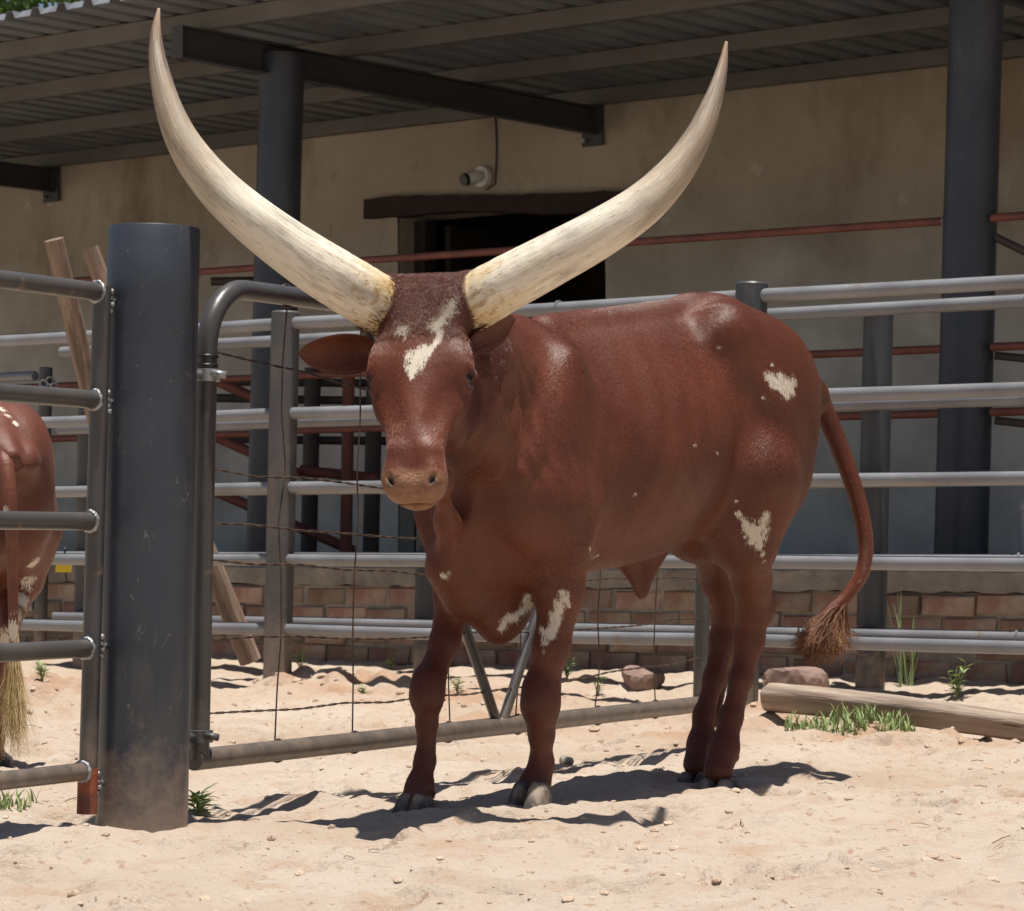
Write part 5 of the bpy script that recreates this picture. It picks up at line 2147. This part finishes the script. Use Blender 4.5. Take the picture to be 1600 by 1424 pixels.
    flow += 0.5 * np.stack([np.sin(P0[:, 2] * 9 + P0[:, 0] * 5), np.sin(P0[:, 0] * 8), np.cos(P0[:, 0] * 7 + P0[:, 2] * 6)], -1) * 0.5
    leg = P0[:, 2] < 0.5
    flow[leg] = np.array([-0.15, 0.0, -1.0])
    flow[onhead] = HD
    pol = onhead & (tH < 0.12)
    flow[pol] = -HD * 0.2 + rh.normal(0, 0.8, (int(pol.sum()), 3)) + HD * 0.6
    flow += rh.normal(0, 1, (NH, 3)) * np.where(pol, 0.25, 0.05)[:, None]
    flow -= NN * (flow * NN).sum(1)[:, None]
    flow /= np.linalg.norm(flow, axis=1)[:, None] + 1e-9
    ln = rh.uniform(0.006, 0.0105, (NH, 1))
    ln[pol] *= 1.5
    ln *= np.where(onhead, np.interp(tH, [0.22, 0.43], [1.0, 0.22]), 1.0)[:, None]
    lift = rh.uniform(0.015, 0.06, (NH, 1))
    lift[pol] += 0.28
    Pm = P0 + flow * ln * 0.5 + NN * ln * lift * 0.8
    Pe = P0 + flow * ln + NN * ln * lift
    hc_ = bpy.data.hair_curves.new('coat_hair')
    hc_.add_curves([3] * NH)
    hc_.points.foreach_set('position', np.stack([P0 - NN * 0.0008, Pm, Pe], 1).astype(np.float32).reshape(-1))
    ra = hc_.attributes.get('radius') or hc_.attributes.new('radius', 'FLOAT', 'POINT')
    ra.data.foreach_set('value', np.tile(np.array([0.00022, 0.00019, 0.00006], np.float32), NH))
    # each hair is white or red; the border is ragged because neighbours differ
    lumps = vnoise(P0[:, 0] * 55 + P0[:, 1] * 31, P0[:, 2] * 48 + P0[:, 1] * 17, 61) * 0.75 + vnoise(P0[:, 0] * 120, P0[:, 2] * 95 + P0[:, 1] * 60, 62) * 0.45
    wh = ((fw[vid] + lumps + rh.normal(0, 0.07, NH)) > 0.42 - 0.2 * curl[vid]) & (fw[vid] > 0.06)
    big = vnoise(P0[:, 0] * 3.1 + 7, P0[:, 2] * 3.1 + P0[:, 1] * 2, 63) * 0.9 + vnoise(P0[:, 0] * 11, P0[:, 2] * 9 + P0[:, 1] * 8, 64) * 0.5
    shade = np.clip(0.5 + big + rh.normal(0, 0.16, NH), 0, 1)
    for nm, arr in (('whitehair', wh.astype(float)), ('tan', tan[vid]), ('dark', dark[vid]), ('shade', shade)):
        q_ = hc_.attributes.new(nm, 'FLOAT', 'CURVE')
        q_.data.foreach_set('value', arr.astype(np.float32))
    hc_.materials.append(HAIR)
    ho = bpy.data.objects.new('coat_hair', hc_)
    COL.objects.link(ho)
    ho.parent = root
    ho['kind'] = 'stuff'

    # ---- eyes
    for sg in (1, -1):
        c = H(0.199, sg * 0.0895, -0.038)
        mb = MB()
        ev, ef = [], []
        nlat, nlon = 12, 20
        for i in range(nlat + 1):
            th = math.pi * i / nlat
            for k in range(nlon):
                ph = 2 * math.pi * k / nlon
                ev.append(c + 0.0172 * np.array([math.sin(th) * math.cos(ph), math.sin(th) * math.sin(ph), math.cos(th)]))
        for i in range(nlat):
            for k in range(nlon):
                p0 = i * nlon + k
                p1 = i * nlon + (k + 1) % nlon
                ef.append((p0, p1, p1 + nlon, p0 + nlon))
        local_part('eye', ev, ef, M['eye'], root)

    # ---- horns
    hl_pts = [px(640, 500, 6.29), px(600, 480, 6.255), px(545, 447, 6.215), px(478, 405, 6.19), px(405, 352, 6.17), px(341, 295, 6.17), px(293, 233, 6.185), px(265, 172, 6.21), px(248, 105, 6.25), px(243.5, 55, 6.285), px(248, 14, 6.31)]
    hl_w = [80, 93, 93, 88, 79, 69, 56, 43, 30, 18, 5]
    hr_pts = [px(686, 497, 6.29), px(727, 480, 6.255), px(785, 447, 6.215), px(858, 408, 6.19), px(935, 366, 6.17), px(1003, 321, 6.17), px(1054, 270, 6.19), px(1090, 215, 6.22), px(1113, 160, 6.26), px(1127, 112, 6.295), px(1135, 66, 6.32)]
    hr_w = [78, 91, 90, 84, 77, 68, 56, 43, 31, 19, 5]
    for pts_, w_, sd_, lb in ((hl_pts, hl_w, 1, 'left'), (hr_pts, hr_w, 2, 'right')):
        HV, HF, tri, along = horn_geo(pts_, [q * 6.2 / FPX for q in w_], seed=sd_)
        o = local_part('horn', HV, HF + [t_[:3] for t_ in tri], M['horn'], root)
        a_ = o.data.attributes.new('along', 'FLOAT', 'POINT')
        a_.data.foreach_set('value', np.array(along, np.float32))
        hc = np.zeros((len(along), 3), np.float32)
        for q_ in range(len(along)):
            an_ = 2 * math.pi * (q_ % 30) / 30
            hc[q_] = (along[q_] * 3.0, 0.55 * math.cos(an_), 0.55 * math.sin(an_))
        a_ = o.data.attributes.new('hcoord', 'FLOAT_VECTOR', 'POINT')
        a_.data.foreach_set('vector', hc.reshape(-1))
        # fringe of hair growing over the horn base
        Cn = cmr(pts_, 110)
        fr = []
        rf_ = np.random.RandomState(sd_ + 20)
        for q_ in range(1500):
            i0 = int(rf_.uniform(9, 15))
            tg = Cn[i0 + 2] - Cn[i0 - 2]
            tg /= np.linalg.norm(tg)
            ring = HV[i0 * 30 + rf_.randint(0, 30)]
            rad_ = ring - Cn[i0]
            rad_ /= np.linalg.norm(rad_)
            p0_ = ring - rad_ * 0.004 - tg * 0.006 + rf_.normal(0, 0.0015, 3)
            d_ = tg * 0.8 + rad_ * 0.34 + rf_.normal(0, 0.22, 3)
            d_ /= np.linalg.norm(d_)
            ln_ = rf_.uniform(0.010, 0.024)
            ps_ = [p0_]
            for k_ in range(4):
                d_ = d_ - rad_ * 0.12 + rf_.normal(0, 0.08, 3)
                d_ /= np.linalg.norm(d_)
                ps_.append(ps_[-1] + d_ * ln_ / 4)
            fr.append((ps_, 0.0011))
        fv, ff = hair_mesh(fr)
        fo = local_part('horn_fringe', fv, ff, M['fringe'], root)
        fo['kind'] = 'stuff'

    # ---- hooves: two claws a foot
    feet = [(px(824, 1262, 6.57), 0.0, 0.098, 0.047), (px(642, 1272, 6.49), 0.0, 0.094, 0.044), (px(1117, 1228, 7.19), 0.05, 0.104, 0.052), (px(1083, 1216, 7.40), 0.05, 0.100, 0.050)]
    for (c, yaw, ln, wd) in feet:
        for sg in (1, -1):
            cv, cf_ = claw_geo(ln, wd, 0.062, sg)
            # toes turned a little towards where the foot points
            ang = yaw + sg * 0.09 + 0.15
            ca_, sa_ = math.cos(ang), math.sin(ang)
            lv = []
            wc = l2w(c)
            g = gh(wc.x, wc.y)
            for (x, y, z) in cv:
                y2 = y + sg * wd * 0.52
                lv.append((c[0] + ca_ * x - sa_ * y2, c[1] + sa_ * x + ca_ * y2, g - 0.020 + z))
            local_part('hoof', lv, cf_, M['hoof'], root, 60)

    # ---- tail switch
    rnd = np.random.RandomState(4)
    base = np.array(tp[-1])
    dirn = np.array(tp[-1]) - np.array(tp[-2])
    dirn /= np.linalg.norm(dirn)
    strands, strands2 = [], []
    locks = [(rnd.normal(0, 1, 3), rnd.normal(0, 1, 3), rnd.uniform(0.75, 1.15)) for _ in range(46)]
    for i in range(4200):
        ld, lc, ll = locks[i % 46]
        t0 = 1.0 - 0.22 * rnd.random() ** 1.4
        p0 = np.array(C[int(t0 * 59)]) + rnd.normal(0, 0.004, 3)
        L = (0.066 + (1 - t0) * 0.40) * ll * rnd.uniform(0.75, 1.15)
        d_ = dirn * 0.9 + ld * 0.24 + rnd.normal(0, 0.06, 3) + np.array([0, 0, -0.15])
        d_ /= np.linalg.norm(d_)
        pts_ = [p0]
        for k in range(9):
            cw = 0.04 if k < 5 else 0.30
            d_ = d_ + cw * np.cross(lc, d_) * 0.5 + rnd.normal(0, 0.045, 3) + np.array([0, 0, -0.03])
            d_ /= np.linalg.norm(d_)
            pts_.append(pts_[-1] + d_ * L / 9)
        (strands if (i % 46) % 3 < 2 else strands2).append((pts_, 0.0010))
    for i in range(420):
        ld, lc, ll = locks[i % 46]
        p0 = np.array(tp[-1]) + ld * 0.012 + rnd.normal(0, 0.007, 3) + np.array([0, 0, -0.012])
        d_ = lc / np.linalg.norm(lc) + rnd.normal(0, 0.2, 3) + np.array([0, 0, -0.5])
        d_ /= np.linalg.norm(d_)
        pts_ = [p0]
        for k in range(10):
            d_ = d_ + 0.55 * np.cross(ld / np.linalg.norm(ld), d_) + rnd.normal(0, 0.05, 3)
            d_ /= np.linalg.norm(d_)
            pts_.append(pts_[-1] + d_ * 0.0055)
        strands2.append((pts_, 0.0015))
    hv, hf = hair_mesh(strands)
    sw = local_part('tail_switch', hv, hf, M['tuft'], root)
    sw['kind'] = 'stuff'
    hv, hf = hair_mesh(strands2)
    sw = local_part('tail_switch_curls', hv, hf, M['tuft_tip'], root)
    sw['kind'] = 'stuff'
    return root, body, AV, polys


cow, cow_body, COWV, COWP = build_cow()


def second_cow():
    sc = 0.84
    F2 = np.array([-0.35, 0.94])
    F2 /= np.linalg.norm(F2)
    L2_ = np.array([F2[1], -F2[0]])      # mirrored animal
    rear = np.array([-1.315, 7.62])
    org = rear + F2 * 1.27 * sc
    root = thing('cow', (org[0], org[1], 0.0), 'brown and white smaller animal cut by the left edge behind the pipe gate', 'cow')
    root.rotation_euler = (0, 0, math.atan2(F2[1], F2[0]))
    root.scale = (sc, -sc, sc)
    for ch in list(cow.children):
        if ch.name.startswith(('coat_hair', 'horn_fringe')):
            continue
        c = ch.copy()
        if ch.name.startswith('horn'):
            c.data = ch.data.copy()
            hv_ = np.empty(len(c.data.vertices) * 3, np.float32)
            c.data.vertices.foreach_get('co', hv_)
            hv_ = hv_.reshape(-1, 3)
            b0_ = hv_[6 * 30:7 * 30].mean(0)
            c.data.vertices.foreach_set('co', (b0_ + (hv_ - b0_) * 0.3).astype(np.float32).reshape(-1))
            c.data.update()
        if ch is cow_body:
            c.data = ch.data.copy()
            c.data.materials.clear()
            c.data.materials.append(HIDE2)
            W = np.stack([org[0] + sc * (F2[0] * COWV[:, 0] + L2_[0] * COWV[:, 1]), org[1] + sc * (F2[1] * COWV[:, 0] + L2_[1] * COWV[:, 1]), sc * COWV[:, 2]], -1)
            bvh = BVHTree.FromPolygons([Vector(q) for q in W], COWP)
            out = np.zeros(len(W))
            for (x, y, r) in ((3, 640, 9), (12, 650, 7), (24, 662, 5), (62, 850, 8), (54, 880, 12), (46, 910, 14), (38, 940, 15), (30, 965, 15), (22, 990, 16), (8, 1000, 18), (42, 1000, 18), (44, 1040, 18), (46, 1080, 16), (50, 1115, 14), (20, 1040, 16), (24, 1080, 14)):
                dr_ = Vector(((x - 800) / FPX, 1, -(y - 850) / FPX)).normalized()
                hit = bvh.ray_cast(Vector((0, 0, CAMZ)), dr_)
                if hit[0] is None:
                    continue
                rr = r * hit[0].y / FPX
                d_ = np.linalg.norm(W - np.array(hit[0]), axis=1)
                out = np.maximum(out, np.clip(1.12 - 0.72 * d_ / rr, 0, 1))
            c.data.attributes['white'].data.foreach_set('value', out.astype(np.float32))
            tc_ = cmr([(-1.235, 0.0, 1.0), (-1.30, 0.0, 0.955), (-1.335, 0.005, 0.85), (-1.34, 0.012, 0.70), (-1.335, 0.016, 0.50), (-1.33, 0.02, 0.36)], 60)
            tw_ = np.interp(np.linspace(0, 1, 60), [0, 0.12, 0.3, 0.6, 0.85, 1], [0.029, 0.028, 0.024, 0.0185, 0.015, 0.009])
            tv_ = np.array([tuple(q) for q in MB().tube([Vector(q) for q in tc_], list(tw_), 14).v], np.float32)
            cv_ = np.empty(len(c.data.vertices) * 3, np.float32)
            c.data.vertices.foreach_get('co', cv_)
            cv_ = cv_.reshape(-1, 3)
            cv_[-len(tv_):] = tv_
            c.data.vertices.foreach_set('co', cv_.reshape(-1))
            c.data.update()
        if ch.name.startswith('tail_switch'):
            rs_ = np.random.RandomState(len(ch.name))
            st_ = []
            for q in range(380):
                p_ = np.array([-1.33, 0.02, 0.44 - 0.12 * rs_.rand()]) + rs_.normal(0, 0.006, 3)
                d_ = np.array([0, 0, -1.0]) + rs_.normal(0, 0.045, 3)
                ps_ = [p_]
                L_ = rs_.uniform(0.16, 0.30)
                for k in range(8):
                    d_ = d_ + rs_.normal(0, 0.06, 3)
                    d_ /= np.linalg.norm(d_)
                    ps_.append(ps_[-1] + d_ * L_ / 8)
                st_.append((ps_, 0.0011))
            sv_, sf_ = hair_mesh(st_)
            me_ = bpy.data.meshes.new('tail_switch')
            me_.from_pydata([tuple(q) for q in sv_], [], sf_)
            me_.materials.append(M['blond'])
            c.data = me_
        COL.objects.link(c)
        c.parent = root
    return root


second_cow()


# ------------------------------------------------------------------ plants
def blade(mb, base, h, lean, wd, rnd, n=5, droop=0.5):
    base = Vector(base)
    side = Vector((-lean.y, lean.x, 0))
    if side.length < 1e-4:
        side = Vector((1, 0, 0))
    side.normalize()
    side = (side + Vector((rnd.uniform(-.5, .5), rnd.uniform(-.5, .5), 0))).normalized()
    n0 = len(mb.v)
    for i in range(n + 1):
        t_ = i / n
        c = base + UP * (h * (t_ - droop * 0.35 * t_ ** 3)) + lean * (h * (0.25 * t_ + droop * t_ ** 2))
        w_ = wd * (1 - t_ ** 1.6) + 0.0006
        mb.v.append(c - side * w_ / 2)
        mb.v.append(c + side * w_ / 2)
    for i in range(n):
        a = n0 + 2 * i
        mb.f.append((a, a + 1, a + 3, a + 2))


def grass_tuft(name, x, y, n, hmin, hmax, spread, wd, m, label, seed, cat='grass', droop=0.6, group=None):
    rnd = random.Random(seed)
    loc = Vector((x, y, gh(x, y)))
    root = thing(name, loc, label, cat, group)
    mb = MB()
    for i in range(n):
        a = rnd.uniform(0, 6.283)
        r = spread * math.sqrt(rnd.random())
        bx, by = x + r * math.cos(a), y + r * math.sin(a)
        a2 = rnd.uniform(0, 6.283)
        blade(mb, (bx, by, gh(bx, by) - 0.004), rnd.uniform(hmin, hmax), Vector((math.cos(a2), math.sin(a2), 0)) * rnd.uniform(.1, .8), wd * rnd.uniform(.7, 1.3), rnd, droop=droop)
    o = mb.build('blades', m, root, True)
    o['kind'] = 'stuff'
    return root


def weed(name, x, y, h, nst, label, seed, leafl=0.03, m=None, group=None):
    rnd = random.Random(seed)
    g = gh(x, y)
    root = thing(name, (x, y, g), label, 'weed', group)
    sm_, lm = MB(), MB()
    for s in range(nst):
        a = rnd.uniform(0, 6.283)
        d_ = Vector((math.cos(a), math.sin(a), 0)) * rnd.uniform(0.05, 0.45)
        hh = 1.35 * h * rnd.uniform(0.5, 1.0)
        pts = []
        for i in range(6):
            t_ = i / 5
            pts.append(Vector((x, y, g - 0.005)) + UP * hh * t_ + d_ * hh * t_ ** 1.3)
        sm_.tube(pts, [0.0025 * (1 - 0.7 * i / 5) for i in range(6)], 5)
        nl = int(6 + h * 45)
        for k in range(nl):
            t_ = rnd.uniform(0.2, 1.0)
            i = min(int(t_ * 5), 4)
            p_ = pts[i].lerp(pts[i + 1], t_ * 5 - i)
            b = rnd.uniform(0, 6.283)
            ld = Vector((math.cos(b), math.sin(b), rnd.uniform(0.1, 0.9))).normalized()
            ll = leafl * rnd.uniform(0.6, 1.2)
            sd = ld.cross(UP).normalized()
            n0 = len(lm.v)
            wv = ll * 0.13
            lm.v += [p_, p_ + ld * ll * 0.45 + sd * wv, p_ + ld * ll - UP * ll * 0.15, p_ + ld * ll * 0.45 - sd * wv]
            lm.f.append((n0, n0 + 1, n0 + 2, n0 + 3))
    sm_.build('stem', M['leaf'], root, True)
    o = lm.build('foliage', m or M['leaf'], root)
    o['kind'] = 'stuff'
    return root


def gpt(pxx, pyy):
    """ground point seen at a pixel (fixed-point on the uneven ground)"""
    z = 0.03
    for _ in range(12):
        Y = (CAMZ - z) * FPX / (pyy - 850)
        X = (pxx - 800) * Y / FPX
        z = 0.5 * z + 0.5 * gh(X, Y)
    return X, Y


for i, (x_, y_, h_, n_, lab) in enumerate(((470, 1052, 0.13, 5, 'bright green weed right of the weathered grey post'), (66, 1085, 0.07, 6, 'low green weed behind the near pipe gate'),
                                           (612, 1046, 0.07, 3, 'small green weed beside the fence post left of the front leg'), (886, 1062, 0.12, 5, 'green weed right of the near front knee'),
                                           (568, 1082, 0.04, 4, 'tiny yellowish weed between the front legs'), (1496, 1090, 0.11, 5, 'feathery green weed behind the fallen log'),
                                           (935, 1090, 0.07, 3, 'thin green weed at the gate wire below the belly'), (715, 1090, 0.05, 5, 'small yellow green weed behind the front legs'))):
    X, Y = gpt(x_, y_)
    weed('weed', X, Y, h_, n_, lab, 40 + i, 0.035 if i != 5 else 0.045, group='weeds on the sand')
X, Y = gpt(308, 1275)
weed('weed', X, Y, 0.055, 7, 'dark leafy weed at the foot of the thick post', 77, 0.05, group='weeds on the sand')
X, Y = gpt(1415, 1080)
grass_tuft('tall_grass', X, Y, 20, 0.2, 0.42, 0.04, 0.006, M['palegrass'], 'tall pale grass blades standing behind the log', 60, droop=0.15)
for i, (x_, y_, n_, s_, lab) in enumerate(((1268, 1140, 120, 0.09, 'leftmost short green grass patch below the log'), (1325, 1143, 170, 0.10, 'middle short green grass patch below the log'),
                                           (1388, 1145, 150, 0.10, 'rightmost short green grass patch below the log'), (100, 1075, 50, 0.12, 'low grass patch on the dirt behind the near pipe gate'),
                                           (18, 1262, 45, 0.06, 'green grass tuft at the lower left corner'))):
    X, Y = gpt(x_, y_)
    grass_tuft('grass_patch', X, Y, n_, 0.03, 0.08 if i < 3 else 0.06, s_, 0.006, M['grass'], lab, 80 + i, group='grass patches')


# ------------------------------------------------------------------ clods, twigs
def clods():
    rnd = random.Random(9)
    V, Fs = [], []
    ico = [(-1, 1.618, 0), (1, 1.618, 0), (-1, -1.618, 0), (1, -1.618, 0), (0, -1, 1.618), (0, 1, 1.618), (0, -1, -1.618), (0, 1, -1.618), (1.618, 0, -1), (1.618, 0, 1), (-1.618, 0, -1), (-1.618, 0, 1)]
    tri = [(0, 11, 5), (0, 5, 1), (0, 1, 7), (0, 7, 10), (0, 10, 11), (1, 5, 9), (5, 11, 4), (11, 10, 2), (10, 7, 6), (7, 1, 8), (3, 9, 4), (3, 4, 2), (3, 2, 6), (3, 6, 8), (3, 8, 9), (4, 9, 5), (2, 4, 11), (6, 2, 10), (8, 6, 7), (9, 8, 1)]
    pts = []
    for i in range(5200):
        pts.append((rnd.uniform(-1.7, 2.4), 4.7 + 6.2 * rnd.random() ** 1.2, 0.0018 + 0.011 * rnd.random() ** 7))
    for (bx, by, r, h) in MOUNDS:
        for i in range(45):
            a = rnd.uniform(0, 6.28)
            q = r * 1.2 * math.sqrt(rnd.random())
            pts.append((bx + q * math.cos(a), by + q * math.sin(a), 0.003 + 0.017 * rnd.random() ** 2.5))
    xs = np.array([q[0] for q in pts])
    ys = np.array([q[1] for q in pts])
    gz_ = ground_h(xs, ys)
    for (x, y, r), g in zip(pts, gz_):
        n0 = len(V)
        for (a, b, c) in ico:
            j = rnd.uniform(0.4, 0.68)
            V.append((x + a * r * j, y + b * r * j, g + r * 0.1 + c * r * j * 0.62))
        Fs += [tuple(n0 + k for k in t_) for t_ in tri]
    me = bpy.data.meshes.new('dirt_clods')
    me.from_pydata(V, [], Fs)
    me.materials.append(M['clod'])
    o = bpy.data.objects.new('dirt_clods', me)
    COL.objects.link(o)
    tag(o, 'small sandy clods scattered over the ground', 'clods', kind='stuff')


clods()


def litter():
    rnd = random.Random(23)
    mb = MB()
    for i in range(170):
        x, y = rnd.uniform(-1.6, 2.3), rnd.uniform(4.8, 10.6)
        a = rnd.uniform(0, 6.283)
        L = rnd.uniform(0.01, 0.045)
        d_ = Vector((math.cos(a), math.sin(a), 0))
        g0, g1 = gh(x, y) + 0.003, gh(x + d_.x * L, y + d_.y * L) + 0.004
        p0, p1 = Vector((x, y, g0)), Vector((x + d_.x * L, y + d_.y * L, g1))
        mid = p0.lerp(p1, 0.5) + Vector((rnd.uniform(-.004, .004), rnd.uniform(-.004, .004), 0.003))
        mb.tube([p0, mid, p1], rnd.uniform(0.0006, 0.0014), 4)
    o = mb.build('straw_litter', M['twig'])
    tag(o, 'bits of dry straw and twig lying on the sand', 'straw', kind='stuff')


litter()


# ------------------------------------------------------------------ trees beyond the roof
def tree(x, y, h, rad, label, seed, nleaf=9000):
    rnd = np.random.RandomState(seed)
    root = thing('tree', (x, y, gh(x, y)), label, 'tree')
    mb = MB()
    base = np.array([x, y, 0.0])
    mb.tube([Vector(base + np.array([0.1 * math.sin(k), 0.1 * math.cos(k * 1.3), h * 0.62 * k / 6])) for k in range(7)], [0.26 - 0.026 * k for k in range(7)], 12)
    cl = []
    for i in range(34):
        d_ = rnd.normal(0, 1, 3)
        d_ /= np.linalg.norm(d_)
        cc = base + np.array([0, 0, h * 0.70]) + d_ * np.array([rad, rad, h * 0.28]) * rnd.uniform(0.35, 0.95)
        cl.append((cc, rnd.uniform(0.45, 0.95)))
        if i < 12:
            mb.tube([Vector(base + np.array([0, 0, h * 0.5])), Vector(base * 0.5 + cc * 0.5 + np.array([0, 0, h * 0.2])), Vector(cc)], [0.09, 0.06, 0.02], 7)
    mb.build('trunk', M['bark'], root, True)
    n = nleaf
    ci = rnd.randint(0, len(cl), n)
    d_ = rnd.normal(0, 1, (n, 3))
    d_ /= np.linalg.norm(d_, axis=1)[:, None]
    rr = rnd.uniform(0.35, 1.0, n) ** 0.6
    P = np.array([cl[k][0] for k in ci]) + d_ * (np.array([cl[k][1] for k in ci]) * rr)[:, None]
    u = rnd.normal(0, 1, (n, 3))
    u /= np.linalg.norm(u, axis=1)[:, None]
    v = np.cross(u, rnd.normal(0, 1, (n, 3)))
    v /= np.linalg.norm(v, axis=1)[:, None]
    s_ = rnd.uniform(0.05, 0.10, n)[:, None]
    V = np.stack([P, P + u * s_ + v * s_ * 0.45, P + u * s_ * 2, P + u * s_ - v * s_ * 0.45], 1).reshape(-1, 3)
    Fq = np.arange(4 * n).reshape(-1, 4)
    me = mesh_np('crown', V - np.array(root.location), Fq)
    me.materials.append(M['treeleaf'])
    o = bpy.data.objects.new('crown', me)
    COL.objects.link(o)
    o.parent = root
    o['kind'] = 'stuff'


tree(-4.6, 29, 8.6, 2.4, 'leafy green tree glimpsed above the roof edge at top left', 3, 16000)
